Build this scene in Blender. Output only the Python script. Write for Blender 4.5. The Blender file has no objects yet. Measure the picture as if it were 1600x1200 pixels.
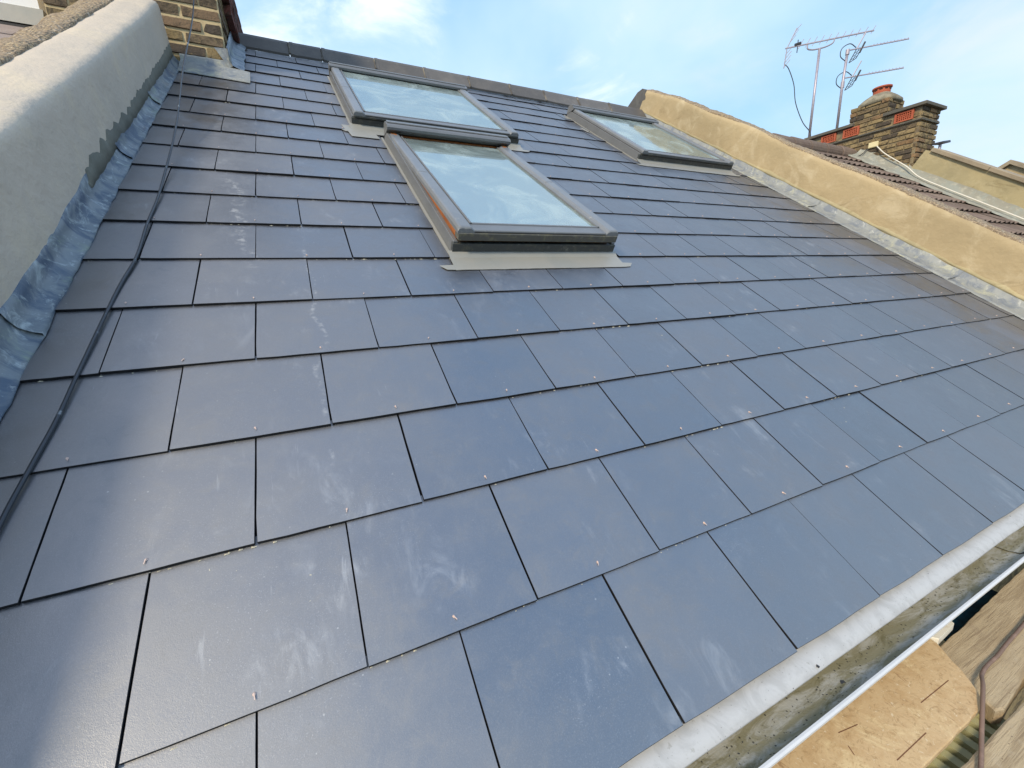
import bpy, bmesh, math, random
from mathutils import Vector, Matrix, noise
random.seed(7)
S = bpy.context.scene
C = S.collection
R = math.radians
TH = R(33)                       # roof pitch
CT, ST = math.cos(TH), math.sin(TH)

# ------------------------------------------------------------------ camera
cam = bpy.data.cameras.new('camera'); camo = bpy.data.objects.new('camera', cam); C.objects.link(camo)
CAMP = [0.14679, -0.35918, 0.7064]
CAMR = [[0.900852, -0.432552, -0.036944], [-0.132867, -0.193694, -0.972023], [0.413295, 0.880557, -0.231961]]
r_, d_, f_ = [Vector(v) for v in CAMR]
m = Matrix((r_, -d_, -f_)).transposed().to_4x4(); m.translation = Vector(CAMP)
camo.matrix_world = m
cam.sensor_width = 36; cam.lens = 36 * 640.59 / 1600
cam.clip_start = .02; cam.clip_end = 2000
S.camera = camo
S.render.resolution_x = 1024; S.render.resolution_y = 768

# ------------------------------------------------------------------ light
SUN_EL, SUN_AZ = 37, 238         # azimuth measured clockwise from +Y (north)
sd = Vector((math.sin(R(SUN_AZ))*math.cos(R(SUN_EL)), math.cos(R(SUN_AZ))*math.cos(R(SUN_EL)), math.sin(R(SUN_EL))))
sl = bpy.data.lights.new('sun', 'SUN'); sl.energy = 2.6; sl.angle = R(9); sl.color = (1, .86, .64)
so = bpy.data.objects.new('sun', sl); C.objects.link(so)
so.rotation_euler = sd.to_track_quat('Z', 'Y').to_euler()
W = bpy.data.worlds.new('World'); S.world = W; W.use_nodes = True
nt = W.node_tree; nt.nodes.clear()
def wn(t, **k):
    n = nt.nodes.new(t)
    for a, b in k.items(): setattr(n, a, b)
    return n
sky = wn('ShaderNodeTexSky', sky_type='NISHITA', sun_disc=False, sun_elevation=R(SUN_EL), sun_rotation=R(SUN_AZ), air_density=1.0, dust_density=.6, ozone_density=1.6)
tc = wn('ShaderNodeTexCoord')
def wmath(op, a, b=None, clamp=False):
    n = wn('ShaderNodeMath', operation=op, use_clamp=clamp)
    for i, v in enumerate((a, b)):
        if v is None: continue
        if isinstance(v, (int, float)): n.inputs[i].default_value = v
        else: nt.links.new(v, n.inputs[i])
    return n.outputs[0]
def wnoise(scale, detail, rough, off=(0,0,0), dist=0., sc=(1,1,1)):
    mp = wn('ShaderNodeMapping'); mp.inputs['Location'].default_value = off; mp.inputs['Scale'].default_value = sc
    nt.links.new(tc.outputs['Generated'], mp.inputs[0])
    n = wn('ShaderNodeTexNoise'); n.inputs['Scale'].default_value = scale; n.inputs['Detail'].default_value = detail
    n.inputs['Roughness'].default_value = rough; n.inputs['Distortion'].default_value = dist
    nt.links.new(mp.outputs[0], n.inputs['Vector']); return n.outputs['Fac']
def ramp(fac, a, b):
    n = wn('ShaderNodeMapRange', interpolation_type='SMOOTHSTEP'); n.inputs[1].default_value = a; n.inputs[2].default_value = b
    nt.links.new(fac, n.inputs[0]); return n.outputs[0]
def wmix(fac, a, b):
    n = wn('ShaderNodeMix', data_type='RGBA')
    for i, v in ((0, fac), (6, a), (7, b)):
        if isinstance(v, (tuple, float)): n.inputs[i].default_value = v
        else: nt.links.new(v, n.inputs[i])
    return n.outputs[2]
nrm = wn('ShaderNodeVectorMath', operation='NORMALIZE'); nt.links.new(tc.outputs['Generated'], nrm.inputs[0])
def bank(d, r0, r1):
    """soft round bank of cloud around a direction"""
    n = wn('ShaderNodeVectorMath', operation='DISTANCE'); nt.links.new(nrm.outputs[0], n.inputs[0]); n.inputs[1].default_value = d
    return ramp(n.outputs['Value'], r1, r0)
big = wnoise(2.2, 7, .55, (.9, 1.7, .3), .5, (1, 1, 1.7))
fine_ = wnoise(5.5, 9, .6, (2.9, .2, 4.4), .6, (1, 1, 1.8))
mixn = wmath('ADD', wmath('MULTIPLY', big, .62), wmath('MULTIPLY', fine_, .38))
veil = ramp(wnoise(1.4, 5, .5, (3.1, 1.2, .4), .3, (1, 1, 1.6)), .30, .66)
b1 = wmath('MAXIMUM', bank((.10, .84, .53), .05, .42), wmath('MULTIPLY', bank((.55, .75, .36), .02, .24), .6))
puff = ramp(wmath('ADD', mixn, wmath('MULTIPLY', b1, .24)), .61, .79)
b3 = bank((-.42, .16, .89), .20, .92)
b2 = bank((.93, .26, .24), .05, .34)
grey = ramp(wmath('ADD', mixn, wmath('MAXIMUM', wmath('MULTIPLY', b2, .10), wmath('MULTIPLY', b3, .30))), .44, .78)
sz = wn('ShaderNodeSeparateXYZ'); nt.links.new(nrm.outputs[0], sz.inputs[0])
high = ramp(sz.outputs[2], .26, .70)
tint = wmix(.78, sky.outputs[0], wmix(high, (5.5, 9.4, 12.9, 1), (2.6, 6.7, 14.0, 1)))
c1 = wmix(wmath('MULTIPLY', veil, .75), tint, (8.3, 10.6, 13.2, 1))
c2 = wmix(wmath('MULTIPLY', grey, .70), c1, (9.8, 10.2, 11.8, 1))
c3 = wmix(wmath('MULTIPLY', puff, .80), c2, (13.0, 13.8, 14.6, 1))
bg = wn('ShaderNodeBackground'); bg.inputs[1].default_value = .07
nt.links.new(c3, bg.inputs[0])
wo = wn('ShaderNodeOutputWorld'); nt.links.new(bg.outputs[0], wo.inputs[0])
S.view_settings.view_transform = 'Standard'; S.view_settings.look = 'None'
S.view_settings.exposure = 0.46; S.view_settings.gamma = 1; S.view_settings.use_curve_mapping = False
S.render.engine = 'CYCLES'
S.cycles.max_bounces = 8

# ------------------------------------------------------------------ materials
class Mt:
    def __init__(s, name, base=(.5,.5,.5), rough=.8, spec=.5, metal=0., ior=1.5):
        s.m = bpy.data.materials.new(name); s.m.use_nodes = True; s.t = s.m.node_tree
        s.b = s.t.nodes['Principled BSDF']; s.out = s.t.nodes['Material Output']
        s.b.inputs['Base Color'].default_value = (*base, 1); s.b.inputs['Roughness'].default_value = rough
        s.b.inputs['Metallic'].default_value = metal; s.b.inputs['Specular IOR Level'].default_value = spec
        s.b.inputs['IOR'].default_value = ior
        s.col = (*base, 1); s.co = {}; s.bump = None
    def n(s, t, **k):
        x = s.t.nodes.new(t)
        for a, b in k.items(): setattr(x, a, b)
        return x
    def put(s, sock, v):
        if isinstance(v, (int, float)): sock.default_value = v
        elif isinstance(v, tuple): sock.default_value = v if len(v) != 3 or sock.type == 'VECTOR' else (*v, 1)
        else: s.t.links.new(v, sock)
    def coord(s, kind='Object', rnd=True, scale=(1,1,1), rot=(0,0,0)):
        key = (kind, rnd, scale, rot)
        if key in s.co: return s.co[key]
        if kind == 'World': v = s.n('ShaderNodeNewGeometry').outputs['Position']
        else: v = s.n('ShaderNodeTexCoord').outputs[kind]
        if rnd and kind != 'World':
            oi = s.n('ShaderNodeObjectInfo'); a = s.n('ShaderNodeMath', operation='MULTIPLY'); a.inputs[1].default_value = 71.3
            s.t.links.new(oi.outputs['Random'], a.inputs[0])
            ad = s.n('ShaderNodeVectorMath', operation='ADD'); s.t.links.new(v, ad.inputs[0]); s.t.links.new(a.outputs[0], ad.inputs[1]); v = ad.outputs[0]
        mp = s.n('ShaderNodeMapping'); mp.inputs['Scale'].default_value = scale; mp.inputs['Rotation'].default_value = rot
        s.t.links.new(v, mp.inputs[0]); s.co[key] = mp.outputs[0]; return mp.outputs[0]
    def noise(s, freq, detail=4, rough=.55, dist=0., **k):
        x = s.n('ShaderNodeTexNoise'); x.inputs['Scale'].default_value = freq; x.inputs['Detail'].default_value = detail
        x.inputs['Roughness'].default_value = rough; x.inputs['Distortion'].default_value = dist
        s.t.links.new(s.coord(**k), x.inputs['Vector']); return x.outputs['Fac']
    def vor(s, freq, feat='F1', **k):
        x = s.n('ShaderNodeTexVoronoi', feature=feat); x.inputs['Scale'].default_value = freq
        s.t.links.new(s.coord(**k), x.inputs['Vector']); return x.outputs['Distance']
    def rng(s, v, a, b, c=0., d=1.):
        x = s.n('ShaderNodeMapRange', interpolation_type='SMOOTHSTEP')
        s.t.links.new(v, x.inputs[0])
        for i, q in enumerate((a, b, c, d)): x.inputs[i+1].default_value = q
        return x.outputs[0]
    def math(s, op, a, b=0.):
        x = s.n('ShaderNodeMath', operation=op); s.put(x.inputs[0], a); s.put(x.inputs[1], b); return x.outputs[0]
    def mix(s, fac, col):
        x = s.n('ShaderNodeMix', data_type='RGBA'); s.put(x.inputs[0], fac); s.put(x.inputs[6], s.col); s.put(x.inputs[7], (*col, 1))
        s.col = x.outputs[2]; s.t.links.new(s.col, s.b.inputs['Base Color']); return s
    def rnd_value(s, lo, hi):
        oi = s.n('ShaderNodeObjectInfo'); v = s.rng(oi.outputs['Random'], 0, 1, lo, hi)
        h = s.n('ShaderNodeHueSaturation'); s.put(h.inputs['Color'], s.col); s.t.links.new(v, h.inputs['Value'])
        s.col = h.outputs[0]; s.t.links.new(s.col, s.b.inputs['Base Color']); return s
    def bmp(s, h, strength=.3, dist=.002):
        x = s.n('ShaderNodeBump'); x.inputs['Strength'].default_value = strength; x.inputs['Distance'].default_value = dist
        s.put(x.inputs['Height'], h)
        if s.bump: s.t.links.new(s.bump, x.inputs['Normal'])
        s.bump = x.outputs[0]; s.t.links.new(s.bump, s.b.inputs['Normal']); return s
    def rough(s, v): s.put(s.b.inputs['Roughness'], v); return s

def slate_mat(name, base, dusty=1.):
    M = Mt(name, base, .34, 1.0, ior=2.15)
    M.mix(M.rng(M.noise(7, 5, .6), .35, .7, 0, .45), tuple(c*1.5 for c in base))
    M.rnd_value(.7, 1.35)
    # broad chalky smudges wiped down and across the slates, running over the joints
    sm = M.rng(M.noise(2.6, 5, .62, 1.2, kind='World', scale=(1, 1, 1)), .50, .74)
    st = M.rng(M.noise(9, 6, .7, .6, kind='World', scale=(1.9, .8, .8), rot=(0, 0, .35)), .50, .78)
    M.mix(M.math('MULTIPLY', M.math('MULTIPLY', sm, st), .50*dusty), (.46, .47, .48))
    s2 = M.rng(M.noise(5.5, 5, .65, .8, scale=(1, 1, 1)), .54, .76)
    s3 = M.rng(M.noise(26, 5, .7, .4, scale=(1.5, .55, 1), rot=(0, 0, .5)), .45, .80)
    M.mix(M.math('MULTIPLY', M.math('MULTIPLY', s2, s3), .52*dusty), (.50, .50, .50))
    # run of lime dust down the roof
    x = M.n('ShaderNodeNewGeometry').outputs['Position']
    sp = M.n('ShaderNodeSeparateXYZ'); M.t.links.new(x, sp.inputs[0])
    wob = M.math('MULTIPLY', M.math('SUBTRACT', M.noise(3.2, 3, .5, kind='World'), .5), .16)
    for X0, sl_, y0, y1, w_, am in ((-.02, -.16, 1.15, 2.0, .035, .42), (.16, .02, .45, 1.5, .010, .55)):
        d = M.math('ABSOLUTE', M.math('SUBTRACT', M.math('SUBTRACT', M.math('ADD', sp.outputs[0], wob), X0), M.math('MULTIPLY', M.math('SUBTRACT', sp.outputs[1], 1.4), sl_)))
        line = M.rng(d, w_, .0)
        lim = M.math('MULTIPLY', M.rng(sp.outputs[1], y0, y0+.15), M.rng(sp.outputs[1], y1, y1-.3))
        br = M.rng(M.noise(38, 4, .7, kind='World'), .48, .68)
        M.mix(M.math('MULTIPLY', M.math('MULTIPLY', M.math('MULTIPLY', line, lim), br), am), (.62, .60, .55))
    # specks of mortar dust
    sp1 = M.rng(M.vor(48, kind='World'), .085, .05)
    ms = M.rng(M.noise(6, 3, .6, kind='World'), .50, .68)
    M.mix(M.math('MULTIPLY', M.math('MULTIPLY', sp1, ms), .5), (.60, .60, .57))
    sp2 = M.rng(M.noise(420, 2, .6, kind='World'), .62, .72)
    ms2 = M.rng(M.noise(3.4, 4, .6, kind='World', scale=(1, 1, 1.01)), .46, .70)
    M.mix(M.math('MULTIPLY', M.math('MULTIPLY', sp2, ms2), .38), (.50, .51, .52))
    # little dark flecks
    M.mix(M.rng(M.vor(17, kind='World', scale=(1, 1, 1.02)), .045, .03), (.01, .01, .01))
    M.mix(M.rng(M.noise(1.3, 5, .6, .6, kind='World', scale=(1.1, 1, 1)), .40, .70, 0, .5), (.040, .040, .044))
    M.mix(M.rng(M.noise(11, 6, .7, .8), .55, .75, 0, .30), (.055, .057, .062))
    oi = M.n('ShaderNodeObjectInfo').outputs['Random']
    M.rough(M.math('ADD', M.rng(M.noise(5, 5, .6, kind='World'), .3, .75, .34, .50), M.math('ADD', M.rng(oi, 0, 1, -.03, .07), M.rng(M.noise(23, 6, .7, .8), .45, .75, 0, .12))))
    scr = M.math('MULTIPLY', M.rng(M.noise(75, 3, .6, .4, kind='World', scale=(1, .10, .10), rot=(0, 0, .45)), .66, .73), M.rng(M.noise(4.3, 3, .6, kind='World', scale=(1, 1, 1.02)), .52, .66))
    M.mix(M.math('MULTIPLY', scr, .28), (.42, .43, .44))
    M.mix(M.rng(M.noise(420, 3, .7), .50, .68, 0, .45), (.10, .102, .108))
    M.bmp(M.noise(330, 3, .6), .16, .0008); M.bmp(M.noise(900, 2, .6), .30, .0006); M.bmp(M.noise(7, 4, .5), .30, .0025)
    return M.m

MSLATE = slate_mat('slate', (.026, .026, .030))
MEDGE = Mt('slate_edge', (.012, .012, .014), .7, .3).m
MDECK = Mt('underlay', (.012, .012, .014), .9).m
def render_mat(name, base, a, b, c, stain=.5):
    M = Mt(name, base, .92, .25)
    M.mix(M.rng(M.noise(1.6, 6, .6, kind='World'), .35, .68, 0, .75), a)
    M.mix(M.rng(M.noise(5.5, 6, .65, .8, kind='World'), .48, .72, 0, .6), b)
    M.mix(M.rng(M.noise(2.6, 7, .7, 1.2, kind='World', scale=(1, .6, 1.6)), .58, .78, 0, stain), c)
    M.bmp(M.noise(9, 5, .6, kind='World'), .55, .02); M.bmp(M.noise(70, 4, .6, kind='World'), .3, .003)
    M.bmp(M.noise(22, 3, .5, 1., kind='World', scale=(1, .3, 1)), .3, .005)
    return M
MREND_G = render_mat('grey_render', (.57, .485, .385), (.50, .435, .355), (.63, .53, .385), (.33, .29, .22), .4).m
MREND_Y = render_mat('ochre_render', (.45, .35, .205), (.34, .265, .155), (.57, .475, .315), (.20, .145, .075), 1.).m
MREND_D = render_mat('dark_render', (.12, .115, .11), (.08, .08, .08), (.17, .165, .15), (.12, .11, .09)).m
MREND_O = render_mat('old_render', (.42, .35, .20), (.30, .26, .16), (.50, .43, .27), (.17, .13, .06), .8).m
MPATCH = render_mat('wet_mortar', (.17, .165, .13), (.13, .13, .11), (.22, .21, .17), (.10, .10, .08)).m
def pebble():
    M = Mt('pebbly_mortar', (.42, .33, .22), .95, .2)
    M.mix(M.rng(M.noise(12, 5, .7, kind='World'), .4, .65, 0, .8), (.55, .42, .24))
    M.mix(M.rng(M.vor(75, kind='World'), .25, .55, 0, .7), (.20, .15, .11))
    M.mix(M.rng(M.noise(40, 4, .7, kind='World'), .55, .7, 0, .7), (.60, .52, .42))
    M.bmp(M.vor(75, kind='World'), .9, .012); M.bmp(M.noise(30, 5, .7, kind='World'), .8, .012)
    return M.m
MPEB = pebble()
def lead():
    M = Mt('lead', (.17, .195, .21), .45, .55, .12)
    k = dict(kind='World', scale=(1, 1.5, 1))
    M.mix(M.rng(M.noise(7, 6, .65, 1.5, **k), .42, .62, 0, .9), (.055, .085, .13))
    M.mix(M.rng(M.noise(13, 6, .7, 2., kind='World'), .52, .70, 0, .75), (.40, .45, .45))
    M.mix(M.rng(M.noise(5, 5, .7, 1., kind='World', scale=(1, 1, 2)), .55, .72, 0, .65), (.27, .33, .22))
    M.mix(M.rng(M.noise(55, 4, .7, .5, kind='World', scale=(1, 2, 1)), .60, .74, 0, .5), (.62, .64, .60))
    M.rough(M.rng(M.noise(9, 4, .6, kind='World'), .3, .7, .32, .62))
    M.bmp(M.noise(9, 4, .6, .5, kind='World'), .5, .008); M.bmp(M.noise(90, 3, .6, kind='World'), .15, .001)
    return M.m
MLEAD = lead()
def lead2():
    M = Mt('weathered_lead', (.27, .28, .27), .6, .4, .1)
    M.mix(M.rng(M.noise(9, 6, .7, 1., kind='World'), .45, .62, 0, .9), (.17, .19, .22))
    M.mix(M.rng(M.noise(6, 6, .7, 1., kind='World', scale=(1.2, 1, 1)), .52, .68, 0, .8), (.43, .42, .30))
    M.mix(M.rng(M.noise(30, 5, .7, .5, kind='World'), .56, .70, 0, .6), (.50, .50, .46))
    M.bmp(M.noise(18, 4, .6, .5, kind='World'), .6, .012)
    return M.m
MLEAD2 = lead2()
def apron():
    M = Mt('apron_metal', (.32, .31, .275), .5, .5, .15)
    M.mix(M.rng(M.noise(8, 5, .6, kind='World'), .4, .7, 0, .6), (.27, .28, .26))
    M.bmp(M.noise(25, 3, .5, kind='World'), .25, .004); return M.m
MAPR = apron()
def frame_m(name, base, mossy=0., rough=.38):
    M = Mt(name, base, rough, .5, .0)
    M.mix(M.rng(M.noise(6, 5, .65, kind='World'), .42, .7, 0, .5), tuple(c*.78 for c in base))
    M.mix(M.rng(M.noise(45, 4, .7, kind='World'), .60, .74, 0, .35), (.45, .44, .38))
    if mossy: M.mix(M.rng(M.noise(34, 5, .7, kind='World'), .5, .66, 0, mossy), (.15, .14, .09))
    M.bmp(M.noise(60, 3, .5, kind='World'), .08, .002); return M.m
MFR = frame_m('grey_coated_metal', (.175, .185, .195))
MFRL = frame_m('pale_coated_metal', (.145, .15, .155))
MFRD = frame_m('dark_coated_metal', (.045, .050, .050), .4)
MFRM = frame_m('mossy_coated_metal', (.085, .083, .072), .9)
def wood_m(name, base, dark, sc=(1, 12, 12)):
    M = Mt(name, base, .6, .35)
    M.mix(M.rng(M.noise(5, 6, .6, .6, scale=sc), .42, .66, 0, .8), dark)
    M.bmp(M.noise(9, 5, .6, .4, scale=sc), .3, .002); return M.m
MPINE = wood_m('orange_pine', (.38, .13, .035), (.20, .06, .015), (14, 1, 14))
def glass():
    M = Mt('roof_glass', (.8, .9, .9), .02)
    gl = M.n('ShaderNodeBsdfGlossy'); gl.inputs['Roughness'].default_value = .05; gl.inputs['Color'].default_value = (.90, 1, .98, 1)
    tr = M.n('ShaderNodeBsdfTransparent'); tr.inputs['Color'].default_value = (.80, .95, .95, 1)
    fr = M.n('ShaderNodeFresnel'); fr.inputs['IOR'].default_value = 3.0
    mx = M.n('ShaderNodeMixShader'); M.t.links.new(M.math('MAXIMUM', fr.outputs[0], .50), mx.inputs[0]); M.t.links.new(tr.outputs[0], mx.inputs[1]); M.t.links.new(gl.outputs[0], mx.inputs[2])
    df = M.n('ShaderNodeBsdfDiffuse'); df.inputs['Color'].default_value = (.50, .60, .58, 1)
    haze_dirt = M.math('ADD', .20, M.math('ADD', M.math('MULTIPLY', M.rng(M.noise(3.2, 6, .65, 1., kind='World'), .42, .72), .30), M.math('MULTIPLY', M.rng(M.noise(60, 4, .7, kind='World'), .58, .72), .12)))  # even painted haze mutes the reflected clouds; noise adds dirty smears
    m2 = M.n('ShaderNodeMixShader'); M.t.links.new(haze_dirt, m2.inputs[0]); M.t.links.new(mx.outputs[0], m2.inputs[1]); M.t.links.new(df.outputs[0], m2.inputs[2])
    M.t.links.new(m2.outputs[0], M.out.inputs[0]); return M.m
MGLASS = glass()
MBACKING = Mt('white_backing', (.75, .80, .80), .9).m
def brick_m(name, cols):
    M = Mt(name, cols[0], .93, .2)
    oi = M.n('ShaderNodeObjectInfo').outputs['Random']
    M.mix(M.rng(oi, .45, .5), cols[1]); M.mix(M.rng(oi, .72, .76), cols[2]); M.mix(M.rng(oi, .9, .93), cols[3])
    M.mix(M.rng(M.noise(14, 6, .7, .5), .46, .62, 0, .8), (.07, .055, .04))
    M.mix(M.rng(M.noise(32, 5, .7, .6), .56, .70, 0, .7), cols[0])
    M.bmp(M.noise(38, 5, .7, .4), .9, .010); M.bmp(M.noise(9, 3, .6), .5, .01)
    return M.m
MBRK = brick_m('stock_brick', [(.25, .185, .095), (.17, .125, .08), (.10, .078, .06), (.21, .14, .085)])
MBRK2 = brick_m('old_stock_brick', [(.29, .215, .11), (.20, .145, .08), (.085, .068, .052), (.27, .17, .09)])
MBRKR = brick_m('red_brown_brick', [(.16, .06, .045), (.12, .05, .04), (.09, .045, .04), (.18, .07, .05)])
def mortar_m(name, a, b):
    M = Mt(name, a, .95, .15); M.mix(M.rng(M.noise(9, 5, .7, kind='World'), .4, .66, 0, .8), b)
    M.bmp(M.noise(45, 4, .7, kind='World'), .6, .006); return M.m
MMOR = mortar_m('pale_mortar', (.60, .46, .26), (.48, .37, .21))
MMOR2 = mortar_m('grey_mortar', (.26, .21, .13), (.14, .11, .08))
MFLAUN = mortar_m('weathered_mortar', (.30, .27, .20), (.16, .14, .10))
def flashm():
    M = Mt('mortar_flashing', (.27, .26, .215), .9, .2); M.mix(M.rng(M.noise(4, 6, .7, .7, kind='World'), .42, .62, 0, .8), (.28, .30, .27))
    M.mix(M.rng(M.noise(11, 5, .7, kind='World'), .50, .66, 0, .8), (.40, .38, .31)); M.bmp(M.noise(12, 5, .6, kind='World'), .6, .02); return M.m
MFLASH = flashm()
MTERRA = Mt('terracotta', (.42, .105, .052), .75, .3); MTERRA.mix(MTERRA.rng(MTERRA.noise(12, 4, .7), .5, .7, 0, .5), (.32, .07, .035)); MTERRA = MTERRA.m
MHOLE = Mt('dark_void', (.01, .008, .007), .9).m
MCOPE = render_mat('stone_coping', (.33, .27, .19), (.22, .18, .13), (.40, .34, .24), (.12, .10, .06), .7).m
MCOPED = render_mat('dark_coping', (.13, .12, .10), (.09, .085, .07), (.18, .16, .12), (.06, .06, .05), .7).m
def tile_m():
    M = Mt('concrete_tile', (.17, .125, .10), .92, .25); M.mix(M.rng(M.noise(5, 5, .6), .4, .7, 0, .7), (.23, .175, .135))
    M.mix(M.rng(M.noise(14, 5, .7), .5, .7, 0, .6), (.12, .085, .065)); M.rnd_value(.8, 1.15); M.bmp(M.noise(90, 4, .7), .4, .004); return M.m
MTILE = tile_m()
MSLATE_OLD = (lambda M: (M.mix(M.rng(M.noise(6, 5, .6), .4, .7, 0, .7), (.34, .28, .24)), M.rnd_value(.85, 1.1), M.m)[-1])(Mt('old_pale_slate', (.26, .21, .19), .75, .3))
def ridge_m():
    M = Mt('ridge_tile', (.115, .108, .102), .65, .35); M.mix(M.rng(M.noise(6, 6, .65), .42, .7, 0, .7), (.16, .145, .13))
    M.mix(M.rng(M.noise(30, 5, .7), .56, .72, 0, .5), (.20, .19, .17)); M.rnd_value(.85, 1.15); M.bmp(M.noise(50, 4, .6), .3, .003); return M.m
MRIDGE = ridge_m()
MRM = mortar_m('ridge_mortar', (.10, .09, .08), (.28, .25, .2))
MCABLE = (lambda M: (M.mix(M.rng(M.noise(30, 4, .7, kind='World', scale=(1, 1, .4)), .60, .72, 0, .8), (.30, .33, .34)), M.m)[-1])(Mt('black_cable', (.018, .022, .028), .32, .6))
MCABW = Mt('white_cable', (.70, .66, .56), .5).m
MCABR = (lambda M: (M.mix(M.rng(M.noise(40, 4, .7, kind='World'), .5, .7, 0, .6), (.30, .19, .14)), M.m)[-1])(Mt('brown_cable', (.19, .12, .085), .7))
MALU = (lambda M: (M.mix(M.rng(M.noise(20, 4, .7, kind='World'), .45, .7, 0, .6), (.28, .25, .30)), M.m)[-1])(Mt('dull_aluminium', (.42, .38, .42), .45, .5, .45))
MPLA = Mt('dark_plastic', (.03, .03, .035), .5).m
MBOX = Mt('cream_plastic', (.72, .62, .36), .55).m
def tray_m():
    M = Mt('gutter_pale', (.47, .465, .45), .6, .4); M.mix(M.rng(M.noise(20, 6, .7, 1., kind='World'), .42, .66, 0, .7), (.37, .365, .35))
    M.mix(M.rng(M.vor(110, kind='World'), .10, .06, 0, .6), (.09, .08, .06)); M.mix(M.rng(M.noise(70, 4, .7, kind='World'), .62, .7, 0, .5), (.25, .24, .2))
    M.bmp(M.noise(60, 4, .6, kind='World'), .25, .002); return M.m
MTRAY = tray_m()
def trough_m():
    M = Mt('gutter_silt', (.37, .36, .31), .85, .3); M.mix(M.rng(M.noise(11, 6, .7, 1.2, kind='World', scale=(.5, 2, 1)), .40, .60, 0, .9), (.20, .18, .10))
    M.mix(M.rng(M.noise(24, 6, .75, .6, kind='World', scale=(.6, 1.6, 1)), .52, .68, 0, .8), (.13, .115, .055)); M.mix(M.rng(M.vor(85, kind='World'), .20, .10, 0, .9), (.03, .027, .02))
    M.mix(M.rng(M.noise(8, 5, .7, kind='World', scale=(.4, 2, 1)), .56, .72, 0, .6), (.40, .40, .37))
    M.bmp(M.noise(70, 5, .7, kind='World'), .6, .003); return M.m
MTROUGH = trough_m()
MLIP = (lambda M: (M.mix(M.rng(M.noise(14, 5, .7, kind='World'), .45, .7, 0, .5), (.50, .51, .50)), M.m)[-1])(Mt('gutter_lip', (.60, .595, .58), .5))
def osb_m():
    M = Mt('ply_board', (.58, .41, .22), .7, .3)
    M.mix(M.rng(M.noise(16, 6, .7, 1.5, kind='World', scale=(1, 1.4, 1), rot=(0, 0, .5)), .42, .62, 0, .6), (.47, .30, .14))
    M.mix(M.rng(M.noise(9, 6, .75, 1., kind='World'), .52, .66, 0, .85), (.70, .54, .30))
    M.mix(M.rng(M.noise(42, 5, .7, 1., kind='World', scale=(2.2, .5, 1), rot=(0, 0, -.6)), .60, .68, 0, .6), (.25, .13, .055))
    M.mix(M.rng(M.noise(55, 6, .75, 1.5, kind='World', scale=(1, 1.5, 1)), .52, .66, 0, .7), (.34, .215, .10))
    M.mix(M.rng(M.noise(120, 4, .7, .5, kind='World'), .60, .70, 0, .75), (.74, .62, .42))
    M.bmp(M.noise(60, 5, .7, 1., kind='World'), .4, .002); return M.m
MOSB = osb_m()
def board_m():
    M = Mt('scaffold_board', (.47, .365, .225), .85, .25)
    M.mix(M.rng(M.noise(7, 6, .65, .8, kind='World', scale=(.6, 5, 1), rot=(0, 0, .2)), .42, .64, 0, .8), (.33, .245, .145))
    M.mix(M.rng(M.noise(22, 7, .75, 1.2, kind='World', scale=(.35, 9, 1), rot=(0, 0, .12)), .50, .62, 0, .6), (.24, .17, .10))
    M.mix(M.rng(M.noise(6, 6, .7, 1., kind='World'), .55, .70, 0, .5), (.30, .22, .14))
    M.mix(M.rng(M.noise(30, 5, .7, kind='World'), .56, .7, 0, .5), (.46, .37, .25)); M.mix(M.rng(M.vor(60, kind='World'), .10, .05, 0, .7), (.09, .06, .04))
    M.bmp(M.noise(22, 7, .75, 1.2, kind='World', scale=(.35, 9, 1), rot=(0, 0, .12)), .7, .003); M.bmp(M.noise(160, 4, .7, kind='World'), .4, .001); return M.m
MBOARD = board_m()
MLIGHTW = (lambda M: (M.mix(M.rng(M.noise(20, 5, .7), .45, .7, 0, .6), (.40, .28, .12)), M.m)[-1])(Mt('fresh_timber', (.60, .42, .20), .7))
MWHITE = (lambda M: (M.mix(M.rng(M.noise(40, 5, .7), .5, .7, 0, .6), (.55, .42, .26)), M.m)[-1])(Mt('spattered_white', (.72, .67, .55), .7))
MTEAL = (lambda M: (M.mix(M.rng(M.noise(14, 4, .6), .4, .6, 0, .8), (.005, .035, .06)), M.m)[-1])(Mt('teal_sheet', (.01, .10, .14), .5))
MGREEN = Mt('greenish_timber', (.40, .38, .20), .85).m
MCHIP = Mt('lime_chip', (.60, .55, .42), .95).m
MCHIPD = Mt('dark_chip', (.03, .032, .035), .8).m
MCOP = Mt('copper_rivet', (.66, .50, .42), .45, .5, .35).m
MGROUND = (lambda M: (M.mix(M.rng(M.noise(.7, 6, .6, kind='World'), .4, .65, 0, .8), (.05, .07, .025)), M.m)[-1])(Mt('ground', (.10, .09, .07), .95))

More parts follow.
